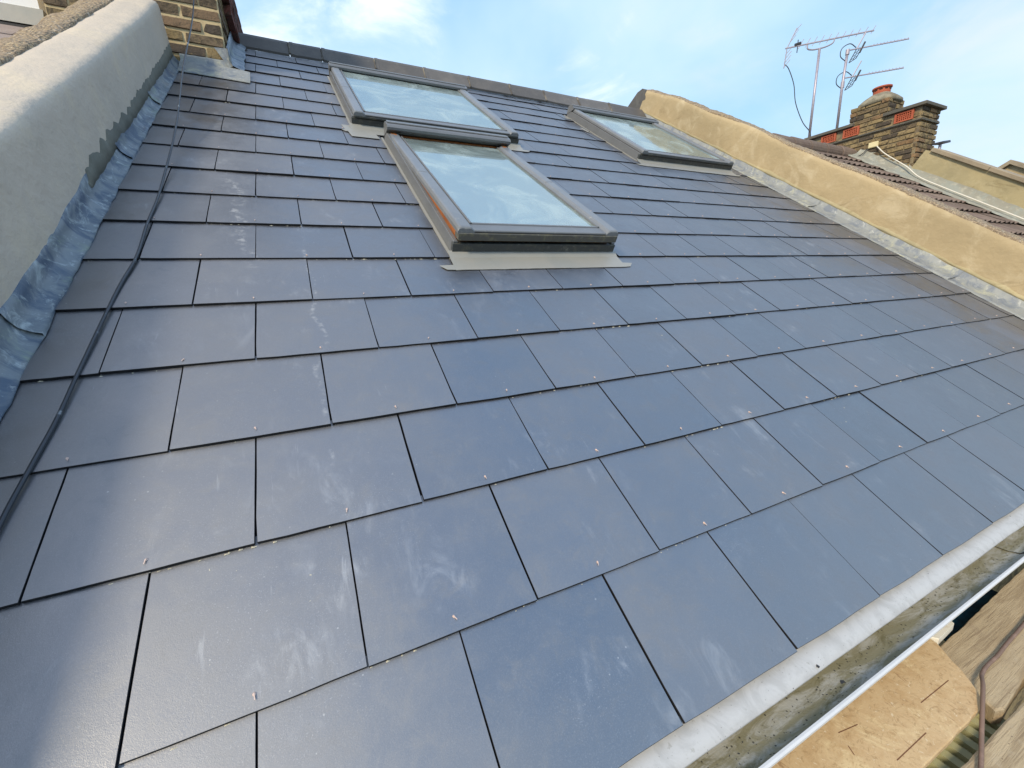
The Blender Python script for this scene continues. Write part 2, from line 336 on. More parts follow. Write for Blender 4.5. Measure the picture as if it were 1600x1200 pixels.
# ------------------------------------------------------------------ builders
def obj(name, verts, faces, mat, parent=None, smooth=False, kind=None, label=None):
    me = bpy.data.meshes.new(name); me.from_pydata([tuple(v) for v in verts], [], faces); me.update()
    bm = bmesh.new(); bm.from_mesh(me); bmesh.ops.recalc_face_normals(bm, faces=bm.faces); bm.to_mesh(me); bm.free()
    if smooth:
        for p in me.polygons: p.use_smooth = True
    me.materials.append(mat)
    o = bpy.data.objects.new(name, me); C.objects.link(o)
    if parent: o.parent = parent
    if kind: o['kind'] = kind
    if label: o['label'] = label
    return o
def inst(name, src, parent, loc=(0,0,0), rot=(0,0,0), mat=None):
    o = bpy.data.objects.new(name, src); C.objects.link(o); o.parent = parent; o.location = loc; o.rotation_euler = rot
    return o
def thing(name, label, cat, loc=(0,0,0), roof=False, group=None, rot=None):
    o = bpy.data.objects.new(name, None); C.objects.link(o); o.empty_display_size = .1
    o.location = uvn(loc[0], loc[1], loc[2]-.012) if roof else loc
    if roof: o.rotation_euler = (TH, 0, 0)
    if rot: o.rotation_euler = rot
    o['label'] = label; o['category'] = cat
    if group: o['group'] = group
    return o
def tag(o, label, cat, group=None, kind=None):
    o['label'] = label; o['category'] = cat
    if group: o['group'] = group
    if kind: o['kind'] = kind
    return o
def uvn(u, v, n=0): return Vector((u, v*CT - n*ST, v*ST + n*CT))
class G:
    """geometry collector"""
    def __init__(s): s.v = []; s.f = []
    def add(s, v, f):
        b = len(s.v); s.v += [Vector(q) for q in v]; s.f += [[i+b for i in q] for q in f]; return s
    def box(s, a, b, bev=0.):
        (x0,y0,z0),(x1,y1,z1) = a, b
        if not bev:
            return s.add([(x0,y0,z0),(x1,y0,z0),(x1,y1,z0),(x0,y1,z0),(x0,y0,z1),(x1,y0,z1),(x1,y1,z1),(x0,y1,z1)],
                  [(0,3,2,1),(4,5,6,7),(0,1,5,4),(1,2,6,5),(2,3,7,6),(3,0,4,7)])
        e = bev
        lo = [(x0+e,y0+e),(x1-e,y0+e),(x1-e,y1-e),(x0+e,y1-e)]; hi = [(x0,y0),(x1,y0),(x1,y1),(x0,y1)]
        v = [(*p,z0) for p in lo]+[(*p,z0+e) for p in hi]+[(*p,z1-e) for p in hi]+[(*p,z1) for p in lo]
        f = [(3,2,1,0),(12,13,14,15)]
        for k in range(3):
            for i in range(4): j=(i+1)%4; f.append((4*k+i,4*k+j,4*k+4+j,4*k+4+i))
        return s.add(v, f)
    def prism(s, poly, z0, z1, axis=2):
        """extrude polygon along an axis"""
        def P(p, z): 
            q = list(p); q.insert(axis, z); return tuple(q)
        n = len(poly); v = [P(p, z0) for p in poly]+[P(p, z1) for p in poly]
        f = [tuple(range(n))[::-1], tuple(range(n, 2*n))]+[(i,(i+1)%n,n+(i+1)%n,n+i) for i in range(n)]
        return s.add(v, f)
    def tube(s, pts, r, k=8):
        pts = [Vector(p) for p in pts]; v = []; f = []; up = None
        for i, p in enumerate(pts):
            t = (pts[min(i+1, len(pts)-1)] - pts[max(i-1, 0)]).normalized()
            if up is None: up = t.orthogonal().normalized()
            up = (up - t*up.dot(t)).normalized(); w = t.cross(up)
            rr = r[i] if isinstance(r, (list, tuple)) else r
            for j in range(k):
                a = 2*math.pi*j/k; v.append(p + (up*math.cos(a)+w*math.sin(a))*rr)
        for i in range(len(pts)-1):
            for j in range(k): f.append((i*k+j, i*k+(j+1)%k, (i+1)*k+(j+1)%k, (i+1)*k+j))
        f.append(tuple(range(k))[::-1]); f.append(tuple(range((len(pts)-1)*k, len(pts)*k)))
        return s.add(v, f)
    def sweep(s, rows, close=False):
        """rows: list of equally long point lists"""
        n = len(rows[0]); v = [p for r in rows for p in r]; f = []
        for i in range(len(rows)-1):
            for j in range(n-1 + (1 if close else 0)):
                f.append((i*n+j, i*n+(j+1)%n, (i+1)*n+(j+1)%n, (i+1)*n+j))
        if close: f.append(tuple(range(n))[::-1]); f.append(tuple(range((len(rows)-1)*n, len(rows)*n)))
        return s.add(v, f)
    def tf(s, fn): s.v = [fn(p) for p in s.v]; return s
    def o(s, name, mat, parent=None, **k): return obj(name, s.v, s.f, mat, parent, **k)
def nz(p, sc=1., seed=0.): return noise.noise(Vector(p)*sc + Vector((seed, seed*.7, -seed)))
def spline(pts, n=8):
    pts = [Vector(p) for p in pts]; out = []
    P = [pts[0]*2-pts[1]] + pts + [pts[-1]*2-pts[-2]]
    for i in range(1, len(P)-2):
        for k in range(n):
            t = k/n; a, b, c, d = P[i-1:i+3]
            out.append(.5*((2*b)+(c-a)*t+(2*a-5*b+4*c-d)*t*t+(3*b-a-3*c+d)*t**3))
    out.append(pts[-1]); return out
def resample(pts, n):
    if len(pts) == n: return pts
    d = [0.]
    for a, b in zip(pts, pts[1:]): d.append(d[-1]+math.dist(a, b))
    out = []; j = 0
    for i in range(n):
        t = d[-1]*i/(n-1)
        while j < len(pts)-2 and d[j+1] < t: j += 1
        q = (t-d[j])/(d[j+1]-d[j]); out.append((pts[j][0]+(pts[j+1][0]-pts[j][0])*q, pts[j][1]+(pts[j+1][1]-pts[j][1])*q))
    return out
def lumpy_sweep(sec, v0, v1, step, amp=.006, sc=3., seed=0., fine=0.):
    """sweep a (u, n) section up the slope; sec(v) gives the points"""
    rows = []; k = max(2, int((v1-v0)/step)); n0 = len(sec(v0))
    for i in range(k+1):
        v = v0+(v1-v0)*i/k; row = []
        for (u, n) in resample(sec(v), n0):
            a = nz((u*1.2, v, n), sc, seed); b = nz((u, v, n), sc, seed+9); c = nz((u, v, n), sc*5, seed+3)
            row.append((u+amp*a+fine*c, v, n+amp*b+fine*c))
        rows.append(row)
    return rows
def dense(sec, d=.04):
    out = []
    for a, b in zip(sec, sec[1:]):
        L = math.dist(a, b); k = max(1, int(L/d))
        out += [(a[0]+(b[0]-a[0])*i/k, a[1]+(b[1]-a[1])*i/k) for i in range(k)]
    return out+[sec[-1]]

# ------------------------------------------------------------------ ground, house below
o = G().add([(-400,-400,-6.5),(400,-400,-6.5),(400,400,-6.5),(-400,400,-6.5)], [(0,1,2,3)]).o('ground', MGROUND); o['kind'] = 'structure'
h = thing('house_wall', 'brick rear wall under the gutter of the slate roof', 'wall', (-.47, .06, -6.5))
G().box((0,0,0),(14.5,.3,6.36)).o('brickwork', MBRK2, h)
bk = thing('rear_roof_slope', 'back slopes of the terrace roofs behind the ridge', 'roof', (0, 4.30, 2.70))
G().add([(-6,0,0),(16,0,0),(16,5,-3.25),(-6,5,-3.25),(-6,0,-.05),(16,0,-.05),(16,5,-3.3),(-6,5,-3.3)], [(0,1,2,3),(4,5,6,7),(0,1,5,4),(3,2,6,7)]).o('slope', MSLATE_OLD, bk)

# ------------------------------------------------------------------ slate roof
roof = thing('slate_roof', 'new dark slate roof with three skylights between two rendered parapets', 'roof', (0,0,0), True)
G().box((-.46,.012,-.03),(4.24,5.12,-.002)).o('underlay', MDECK, roof)
VK = [0,.254,.507,.754,1.008,1.261,1.512,1.765,2.01,2.262,2.52,2.782,3.05,3.335,3.614,3.909,4.23,4.515,4.787]
LAP = .018; TT = .0062; W_ = .3
UL, UR = -.462, 4.242
SKY = [('b', .675, 1.53, .785, 1.40), ('a', .52, 3.13, 1.14, 1.30), ('c', 2.80, 3.12, 1.14, 1.30)]
def slate_mesh(w, L, tailn=.0154, seed=0):
    """a slate lying with its tail raised over the course below; slightly riven edges"""
    rd = random.Random(seed); g = G(); nu, nv = 7, 6
    out = []
    for i in range(nu): out.append((w*i/(nu-1), rd.uniform(-.0006, .0007)))
    for i in range(1, nv): out.append((w-rd.uniform(0, .0006), L*i/(nv-1)))
    for i in range(nu-2, -1, -1): out.append((w*i/(nu-1), L))
    for i in range(nv-2, 0, -1): out.append((rd.uniform(0, .0006), L*i/(nv-1)))
    out[0] = (rd.uniform(.0004, .0022), out[0][1]+rd.uniform(.0004, .0018))
    def top(v): return tailn - (tailn-.0068)*min(v/.31, 1.0)
    n = len(out); e = .0006; c = (w/2, L/2)
    def ins(p): return (p[0]+(e if p[0] < w/2 else -e), p[1]+(e if p[1] < L/2 else -e))
    v = [(ins(p)[0], ins(p)[1], top(p[1])) for p in out] + [(p[0], p[1], top(p[1])-e) for p in out] + [(p[0], p[1], top(p[1])-TT) for p in out]
    f = [tuple(range(n))] + [(i,(i+1)%n,n+(i+1)%n,n+i) for i in range(n)] + [(n+i,n+(i+1)%n,2*n+(i+1)%n,2*n+i) for i in range(n)]
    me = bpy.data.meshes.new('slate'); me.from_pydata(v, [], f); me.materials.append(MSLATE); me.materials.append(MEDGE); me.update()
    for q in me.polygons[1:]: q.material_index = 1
    bm = bmesh.new(); bm.from_mesh(me); bmesh.ops.recalc_face_normals(bm, faces=bm.faces); bm.to_mesh(me); bm.free()
    return me
GAP = .0020
cache = {}
def rivet_mesh():
    g = G()
    ring = [(math.cos(2*math.pi*i/8)*.0042, math.sin(2*math.pi*i/8)*.0042) for i in range(8)]
    g.add([(*p, 0) for p in ring]+[(p[0]*.8, p[1]*.8, .0011) for p in ring], [tuple(range(8,16))]+[(i,(i+1)%8,8+(i+1)%8,8+i) for i in range(8)])
    g.add([(-.0014,-.0035,.001),(.0014,-.0035,.001),(.0014,.0035,.001),(-.0014,.0035,.001),(-.0010,-.011,.0032),(.0012,-.011,.0032),(.0012,.001,.003),(-.0012,.001,.003)],
          [(0,3,2,1),(4,5,6,7),(0,1,5,4),(1,2,6,5),(2,3,7,6),(3,0,4,7)])
    me = bpy.data.meshes.new('rivet'); me.from_pydata([tuple(p) for p in g.v], [], g.f); me.materials.append(MCOP); me.update(); return me
RIV = rivet_mesh()
tails = []
rs = random.Random(3)
NS = 0
for k, v in enumerate(VK):
    vn = VK[k+1] if k+1 < len(VK) else 5.07
    L = vn - v + (LAP if k+1 < len(VK) else 0)
    off = 0 if k % 2 == 0 else .15
    j0 = -3
    cuts = []
    for j in range(j0, 17):
        a, b = j*W_+off, (j+1)*W_+off
        sh = .001*k/18*0
        segs = [(max(a, UL), min(b, UR))]
        for nm, u0, sv, w, SL in SKY:
            if sv - .09 < v < sv + SL - .10:
                ns = []
                for (p, q) in segs:
                    c0, c1 = u0-.012, u0+w+.012
                    if q <= c0 or p >= c1: ns.append((p, q)); continue
                    if p < c0: ns.append((p, c0))
                    if q > c1: ns.append((c1, q))
                segs = ns
        for (p, q) in segs:
            if q-p < .03: continue
            w = q-p-GAP
            full = abs(q-p-W_) < 1e-6
            key = (round(w, 3), round(L, 3), rs.randrange(3) if full else 0)
            if key not in cache: cache[key] = slate_mesh(w, L, seed=len(cache))
            s = inst('slate', cache[key], roof, (p+GAP/2+rs.uniform(-.0007, .0007), v+rs.uniform(-.0014, .0014), rs.uniform(0, .0022)), (rs.uniform(-.0015, .0025), rs.uniform(-.0032, .0032), rs.uniform(-.0022, .0022)))
            NS += 1
            tails.append((p, q, v))
            if 0 < k and v < 4.2 and q > a+.18 and p < a+.12:
                inst('rivet', RIV, s, (a+.15-p+rs.uniform(-.006, .006), .022+rs.uniform(-.004, .004), .0151), (0, 0, rs.uniform(-.5, .5))).scale = (.62, .72, .8)
# ridge tiles
RJ = [-.14, .265, .525, .985, 1.45, 1.915, 2.38, 2.80, 3.25, 3.70, 4.24]
def ridge_sec(u):
    lo = 5.0-.035*u
    return lo
for i, (a, b) in enumerate(zip(RJ, RJ[1:])):
    g = G(); rows = []
    for u, dd in ((a, 0), (a+.004, .003), (a+.03, .003), (a+.032, 0), (b-.006, 0)):
        lo = 5.0-.035*u; ap = 5.12-.02*u
        pts = [(lo, .022), (lo, .040+dd), (ap-.035, .098+dd), (ap+.0, .106+dd), (ap+.07, .06)]
        rows.append([(u, p[0], p[1]+nz((u*3, p[0], 0), 2, 4)*.006) for p in pts])
    g.sweep(rows)
    # end cap
    n = 5; g.add(rows[0]+[(a, 5.10, .02)], [(0,1,2,3,4,5)]); g.add(rows[-1]+[(b-.006, 5.10, .02)], [(0,1,2,3,4,5)])
    rt = g.o('ridge_tile', MRIDGE, roof)
    if i: # mortar squeezed out of the joint
        q = G(); q.tube([(a-.002, 5.0-.035*a+.001, .040), (a-.002, 5.05-.03*a, .070), (a-.003, 5.085-.02*a, .099)], [.010, .008, .009], 8)
        q.tf(lambda p: p+Vector((nz(p, 60)*.006, 0, nz(p, 50, 3)*.004))); q.o('ridge_mortar', MRM, roof)
# crumbs of lime caught along the slate tails
g = G(); rc = random.Random(11)
for (p, q, v) in tails:
    for _ in range(rc.choice([0, 2, 4, 8, 12] if q < 1.3 else [0, 1, 2, 5]) if v < 2.1 else rc.choice([0, 0, 1])):
        if v < .1: continue
        x = rc.uniform(p, q) if rc.random() < .75 else q+rc.uniform(-.004, .006); s = rc.uniform(.0006, .0019); l = s*rc.uniform(1, 4)
        y = v-rc.uniform(.0, .0035); z = .0088
        g.add([(x-l,y-s,z),(x+l,y-s*.6,z),(x+l*.8,y+s,z),(x-l*.7,y+s,z),(x,y,z+s*1.4)], [(0,1,4),(1,2,4),(2,3,4),(3,0,4)])
for _ in range(260):
    x, v = rc.uniform(-.2, 3.2), rc.uniform(.03, 1.6)**1.0
    kk = max(i for i, q in enumerate(VK) if q <= v); z = .0145-(.0077)*(v-VK[kk])/.31+.0002
    s = rc.uniform(.0004, .0013); l = s*rc.uniform(.8, 3)
    a = rc.uniform(0, 3.1); ca, sa = math.cos(a), math.sin(a)
    P = [(-l,-s),(l,-s*.6),(l*.8,s),(-l*.7,s)]
    g.add([(x+p*ca-q*sa, v+p*sa+q*ca, z) for p, q in P]+[(x, v, z+s*.9)], [(0,1,4),(1,2,4),(2,3,4),(3,0,4)])
g.tf(lambda p: uvn(p.x, p.y, p.z-.012))
tag(g.o('mortar_crumbs', MCHIP), 'tiny pale crumbs of mortar scattered along the slate edges', 'crumbs', kind='stuff')

# ------------------------------------------------------------------ skylights
def skylight(u0, v0, w, L, label, open_=0., seam=.45):
    t = thing('skylight', label, 'skylight', (u0, v0, 0), True, 'roof windows in the slate roof')
    # flashing strips beside the frame and the apron below it
    f0, f1 = -.014, w+.014
    G().box((f0, -.02, .012), (-.001, L+.04, .0165)).o('side_flashing', MAPR, t)
    G().box((w+.001, -.02, .012), (f1, L+.04, .0165)).o('side_flashing', MAPR, t)
    ap = G(); nn = 24; rows = []
    for k, (y, z) in enumerate([(-.0005, .034), (-.012, .030), (-.03, .0205), (-.075, .0175), (-.115, .0165), (-.1152, .0148)]):
        rows.append([(f0-.005 + (f1-f0+.01)*i/nn, y+(nz((i, k, u0), .7)*.002 if k > 2 else 0), z+nz((i*1.3, k, u0), .6, 2)*.0012) for i in range(nn+1)])
    ap.sweep(rows).o('apron', MAPR, t)
    for s_, xa, xb in ((-1, f0-.005, f0-.060), (1, f1+.005, f1+.060)):
        G().add([(xa,-.1145,.0152),(xb+(.022 if s_ < 0 else -.030),-.112,.0150),(xb,-.082,.0152),(xa,-.080,.0162),(xa,-.1145,.0167),(xb+(.022 if s_ < 0 else -.030),-.112,.0165),(xb,-.082,.0167),(xa,-.080,.0177)],
            [(0,1,2,3),(4,5,6,7),(0,1,5,4),(1,2,6,5),(2,3,7,6),(3,0,4,7)]).o('apron_wing', MAPR, t)
    # soakers left of the frame, one per course
    # fixed frame
    fh = .074
    fr = G()
    for x0, x1 in ((0, .018), (w-.018, w)):
        fr.box((x0, .0, .004), (x1, L, fh), .002)
    fr.box((.018, L-.02, .004), (w-.018, L, fh), .002)
    fr.o('frame', MFRL, t)
    G().box((-.003, -.006, .030), (w+.003, .016, .066), .002).o('frame_bottom_cover', MFRD, t)
    inn = G()
    for x0, x1 in ((.020, .050), (w-.050, w-.020)): inn.box((x0, .03, -.02), (x1, L-.03, fh+.006))
    inn.box((.05, .03, -.02), (w-.05, .06, fh-.01)); inn.box((.05, L-.07, -.02), (w-.05, L-.03, fh-.01))
    inn.o('timber_lining', MPINE, t)
    G().box((.05, .05, -.06), (w-.05, L-.05, -.05)).o('pane_backing', MBACKING, t)  # added pale sheet under the glass so the pane reads bright
    # sash, turned about its middle when open
    s = G(); sm = G(); gz = G(); bt = G(); hood = G(); tl = G()
    z0, z1 = .078, .104; cw = .068
    top = L-.085
    def rotm(p):
        c, s_ = math.cos(open_), math.sin(open_); y, z = p.y-L/2, p.z-.09
        return Vector((p.x, L/2 + y*c + z*s_, .09 - y*s_ + z*c))
    def strip(x0, x1, y0, y1):
        g = G(); rows = []
        for y, e in ((y0, .006), (y0+.004, .0015), (y0+.012, 0), (y1-.004, 0), (y1, .002)):
            rows.append([(x0+.001, y, z0), (x0, y, z1-.010-e), (x0+.006, y, z1-.001-e), (x0+.014, y, z1+.002-e), (x1-.016, y, z1+.001-e), (x1-.008, y, z1-.004-e), (x1, y, z1-.012-e), (x1, y, z0)])
        return g.sweep(rows, True)
    for x0, x1 in ((.008, .008+cw), (w-.008-cw, w-.008)):
        if x0 > .1:
            for ya, yb in ((-.012, L*seam-.001), (L*seam+.001, top)):
                g = strip(0, cw, ya, yb); g.tf(lambda p: rotm(Vector((x1-p.x, p.y, p.z)))); g.o('sash_cover', MFR, t)
        else:
            for ya, yb in ((-.012, L*seam-.001), (L*seam+.001, top)):
                g = strip(x0, x1, ya, yb); g.tf(rotm); g.o('sash_cover', MFR, t)
    g = G().box((.012, -.016, z0-(.026 if open_ else .008)), (w-.012, .028, z1-.022), .002).tf(rotm); g.o('sash_bottom_rail', MFRM if open_ else MFRD, t)
    g = G().box((.030, -.010, z1-.0215), (w-.030, .052, z1-.012), .003).tf(rotm); g.o('sash_drip_bar', MFRL, t)
    for a, b in (((cw+.0085, .052, z1-.018), (cw+.018, top, z1-.006)), ((w-cw-.018, .052, z1-.018), (w-cw-.0085, top, z1-.006))):
        sm.box(a, b, .002)
    sm.box((cw+.018, .050, z1-.018), (w-cw-.018, .062, z1-.009), .002)
    sm.tf(rotm).o('glazing_bead', MFRL, t)
    gp = G().box((cw+.012, .045, z1-.0215), (w-cw-.012, top, z1-.0165)).tf(rotm); gp.o('glass_pane', MGLASS, t)
    for xa, xb in ((cw-.05, cw+.014), (w-cw-.014, w-cw+.05)): G().box((xa, .03, z0-.03), (xb, top, z1-.026)).tf(rotm).o('sash_timber', MPINE, t)
    # hood over the top
    rows = []
    for x in (-.003, .0, w, w+.003):
        rows.append([(x, L-.10, .100), (x, L-.10, .113), (x, L-.086, .121), (x, L-.045, .124), (x, L-.015, .118), (x, L+.004, .10), (x, L+.004, .03)])
    hood.sweep(rows, True).o('hood', MFRL, t)
    G().box((-.002, L-.075, .076), (w+.002, L+.001, .0995)).o('hood_side', MFRD, t)
    rows = [[(x, L-.060, .126), (x, L-.056, .131), (x, L-.026, .128), (x, L-.02, .1235)] for x in (.004, w-.004)]
    G().sweep(rows, True).o('hood_trim', MFR, t)
    return t
skylight(.675, 1.53, .785, 1.40, 'tall narrow skylight slightly ajar, lowest of the three, with pale apron below', R(2.5))
skylight(.52, 3.13, 1.14, 1.30, 'wide closed skylight under the ridge, directly above the ajar narrow skylight')
skylight(2.80, 3.12, 1.14, 1.30, 'wide closed skylight beside the ochre rendered parapet')

# lead soakers poking out beside the skylights
so_ = thing('lead_soakers', 'small pale lead soakers showing beside the skylight frames', 'flashing', (0,0,0), True)
for (x, v, ww, hh) in ((.49, 2.93, .16, .10), (1.47, 2.86, .05, .13), (2.74, 4.30, .07, .05), (2.73, 3.86, .035, .13), (.47, 3.02, .09, .12)):
    G().box((x, v, .0162), (x+ww, v+hh, .0178)).tf(lambda p: p+Vector((-(p.y-v)*.12, 0, 0))).o('soaker', MAPR, so_)

# ------------------------------------------------------------------ left parapet
lp = thing('parapet_wall', 'grey rendered parapet on the left with rounded top and lead at its foot', 'parapet', (0,0,0), True)
def secL(v):
    t = .322+.005*math.sin(v*1.7)
    return dense([(-.47,-.06),(-.468,.05),(-.470,t-.040),(-.4725,t-.022),(-.480,t-.010),(-.500,t-.003),(-.55,t+.003),(-.60,t+.008),(-.625,t+.002)], .025)
g = G().sweep(lumpy_sweep(secL, -.6, 4.13, .025, .006, 2.0, 1, .0022)); g.o('render', MREND_G, lp, smooth=True)
def secLo(v):
    t = .322+.005*math.sin(v*1.7)
    return dense([(-.612,t-.03),(-.622,t+.010),(-.66,t+.008),(-.72,t-.01),(-.775,t-.03),(-.79,t-.08),(-.80,-.2)], .02)
g = G().sweep(lumpy_sweep(secLo, -.6, 4.13, .02, .012, 6, 5, .006)); g.o('pebbly_coping', MPEB, lp, smooth=True)
def lead_run(parent, pieces, side, mat, seed, hi=.058, wob=.005):
    for i, (a, b) in enumerate(pieces):
        rows = []; k = max(6, int((b-a)/.02))
        for q in range(k+1):
            v = a+(b-a)*q/k; e = wob*nz((v, seed, 0), 9)+wob*.6*nz((v, seed, 3), 27); tp = .010*nz((v, seed, 8), 6)
            lift = .0085*(1-q/k)**3+ .0012    # lower end laps over the piece below
            if side < 0: sec = [(-.4245+e, .014), (-.4245+e, .0165+lift), (-.436+e*.5, .0215+lift), (-.449, .032+lift), (-.459+lift*.6, .046), (-.4655+lift*.6, hi+.006+tp), (-.4685+lift*.6, hi+.026+tp*1.6), (-.474, hi+.030+tp*1.6)]
            else: sec = [(4.122+e, .014), (4.122+e, .0165+lift), (4.16+e*.5, .0185+lift), (4.205, .026+lift), (4.232-lift*.5, .042), (4.243-lift*.5, hi+.012+tp), (4.2475-lift*.5, hi+.042+tp*1.6), (4.256, hi+.047+tp*1.6)]
            rows.append([(x+.0010*nz((v*30, x*40, n*40), 1, seed), v, n+.0012*nz((v*22, x*30, n*30), 1, seed+3)) for x, n in sec])
        G().sweep(rows).o('lead_flashing', mat, parent, smooth=True)
lead_run(lp, [(-.3, 1.20), (1.155, 2.345), (2.30, 3.13), (3.09, 4.12)], -1, MLEAD, 1)
# wet mortar patch above the lead
up = [(1.90,.074),(1.93,.108),(1.98,.100),(2.03,.122),(2.07,.112),(2.12,.104),(2.17,.128),(2.22,.110),(2.29,.126),(2.35,.104),(2.40,.125),(2.47,.098),(2.55,.118),(2.62,.094),(2.70,.108),(2.80,.106),(2.9,.112),(3.02,.104),(3.15,.112),(3.3,.106),(3.5,.115),(3.7,.11),(3.9,.118),(4.1,.12)]
rows = []
for i in range(111):
    v = 1.90+2.2*i/110
    k = max(j for j, q in enumerate(up) if q[0] <= v+1e-6); k = min(k, len(up)-2); t_ = (v-up[k][0])/(up[k+1][0]-up[k][0])
    hgt = up[k][1]+(up[k+1][1]-up[k][1])*t_ + .016*nz((v, 0, 0), 19) + .007*nz((v, 2, 0), 55)
    rows.append([(-.475, v, .05), (-.4615+.002*nz((v, 0, 1), 20), v, .052), (-.4610+.003*nz((v, 1, 1), 20), v, (hgt+.05)/2), (-.4632, v, hgt-.004), (-.4760, v, hgt)])
G().sweep(rows).o('mortar_patch', MPATCH, lp, smooth=True)

# ------------------------------------------------------------------ bricks
def brick_mesh(l, w, h, seed, mat):
    g = G(); rd = random.Random(seed)
    g.box((0,0,0), (l, w, h), .006); g.tf(lambda p: p+Vector((rd.uniform(-.005, .005), rd.uniform(-.005, .005), rd.uniform(-.005, .005))))
    me = bpy.data.meshes.new('brick'); me.from_pydata([tuple(p) for p in g.v], [], g.f); me.materials.append(mat); me.update()
    bm = bmesh.new(); bm.from_mesh(me); bmesh.ops.recalc_face_normals(bm, faces=bm.faces); bm.to_mesh(me); bm.free()
    return me
def brick_face(parent, p0, direction, length, rows, mat, dz=.075, joint=.011, clip=None, rng=None, proud=.004, z0=0., hole=None, bl=.225):
    """stretchers in running bond; direction 'x' or '-y' etc: face runs from p0"""
    key = ('b', mat.name, joint); rng = rng or random.Random(1)
    if key not in cache: cache[key] = [brick_mesh(bl-joint, .05, dz-joint, 50+i, mat) for i in range(4)]; cache[key+('h',)] = [brick_mesh(bl/2-joint, .05, dz-joint, 70+i, mat) for i in range(3)]
    for r in range(rows):
        z = z0+r*dz
        x = 0. if r % 2 == 0 else -0.
        first = r % 2 == 1
        while x < length-.02:
            L = bl/2 if (first or x+bl > length+.02) else bl
            first = False
            mid = x+L/2
            if not (clip and clip(mid, z+dz/2)) and not (hole and hole(mid, z+dz/2)):
                me = rng.choice(cache[key] if L == bl else cache[key+('h',)])
                if direction == 'x':      # front face looking to -Y
                    inst('brick', me, parent, (p0[0]+x+joint/2, p0[1]-proud+rng.uniform(-.002, .002), p0[2]+z+joint/2))
                elif direction == 'y+':   # face looking to +X, running towards +Y
                    inst('brick', me, parent, (p0[0]+proud, p0[1]+x+joint/2, p0[2]+z+joint/2), (0, 0, math.pi/2))
                elif direction == 'y-':   # face looking to -X, running towards +Y
                    inst('brick', me, parent, (p0[0]-proud+.05+rng.uniform(-.002, .002), p0[1]+x+joint/2, p0[2]+z+joint/2), (0, 0, math.pi/2))
            x += L
# left chimney stack
ch = thing('chimney_stack', 'yellow stock brick chimney stack with pale pointing rising behind the left parapet', 'chimney', (-1.06, 3.45, 2.07))
G().box((.002, .0015, 0), (.898, 1.594, 1.7)).o('mortar_core', MMOR, ch)
brick_face(ch, (0, 0, 0), 'x', .9, 22, MBRK, joint=.014, proud=.0035, rng=random.Random(5), clip=lambda x, z: x < .55 and z < .15 and False)
brick_face(ch, (.9-.0, .045, 0), 'y+', 1.55, 22, MBRK, rng=random.Random(6))
# projecting weathered courses on the side of the stack
for r in range(9, 15):
    for j in range(6):
        me = random.choice(cache.setdefault('red', [brick_mesh(.214, .05, .064, 90+i, MBRKR) for i in range(3)]))
        inst('brick', me, ch, (.955, .22+j*.225+(.11 if r % 2 else 0), r*.075+.005), (0, 0, math.pi/2))
# lead apron and corner piece at its foot (in roof space, parented with a counter rotation)
def roofpart(g, name, mat, parent, **k):
    base = Vector(parent.location)
    g.tf(lambda p: uvn(p.x, p.y, p.z-(.010 if p.y < 4.05 else 0)) - base); return g.o(name, mat, parent, **k)
rows = []
for i in range(29):
    x = -.43+.40*i/28; e = .004*nz((x, 2, 0), 14)
    rows.append([(x, 3.845+.045*(1-i/28)+e, .0150), (x, 3.846+.045*(1-i/28)+e, .0185), (x, 3.95, .021+.003*nz((x, 0, 0), 20)), (x, 4.06, .026+.003*nz((x, 0, 2), 20))])
rows2 = [[p for p in r] for r in rows]
for i, r in enumerate(rows2):
    x = r[0][0]
    xw = min(x, -.152)
    # upstand on the chimney face (vertical): convert a world point to roof space
    for (Y, Z) in ((3.437, 2.262), (3.434, 2.290), (3.4385, 2.300)):
        vv = Y*CT+Z*ST; nn = -Y*ST+Z*CT
        r.append((xw, vv, nn+.003*nz((x, Z, 0), 20)))
roofpart(G().sweep(rows2), 'lead_apron', MLEAD2, ch, smooth=True)
rows = []
for i in range(31):
    y = 3.42+1.05*i/30; zr = y*ST/CT
    rows.append([( -.152+.085+.010*nz((y, 0, 0), 9), y, zr+.022), (-.152+.06, y, zr+.034+.004*nz((y, 1, 0), 15)), (-.150+.02, y, zr+.048), (-.146, y, zr+.075), (-.1455, y, zr+.15+.02*nz((y, 5, 0), 7)), (-.152, y, zr+.152)])
g = G().sweep(rows); base = Vector(ch.location); g.tf(lambda p: p-base); g.o('lead_flashing', MLEAD, ch, smooth=True)
g = G().add([(-.225,3.436,2.37),(-.145,3.434,2.375),(-.13,3.433,2.27),(-.155,3.430,2.255),(-.225,3.440,2.37),(-.145,3.439,2.375),(-.13,3.438,2.27),(-.155,3.436,2.255)], [(0,1,2,3),(4,5,6,7),(0,1,5,4),(1,2,6,5),(2,3,7,6),(3,0,4,7)]).tf(lambda p: p-base); g.o('lead_corner', MLEAD2, ch)

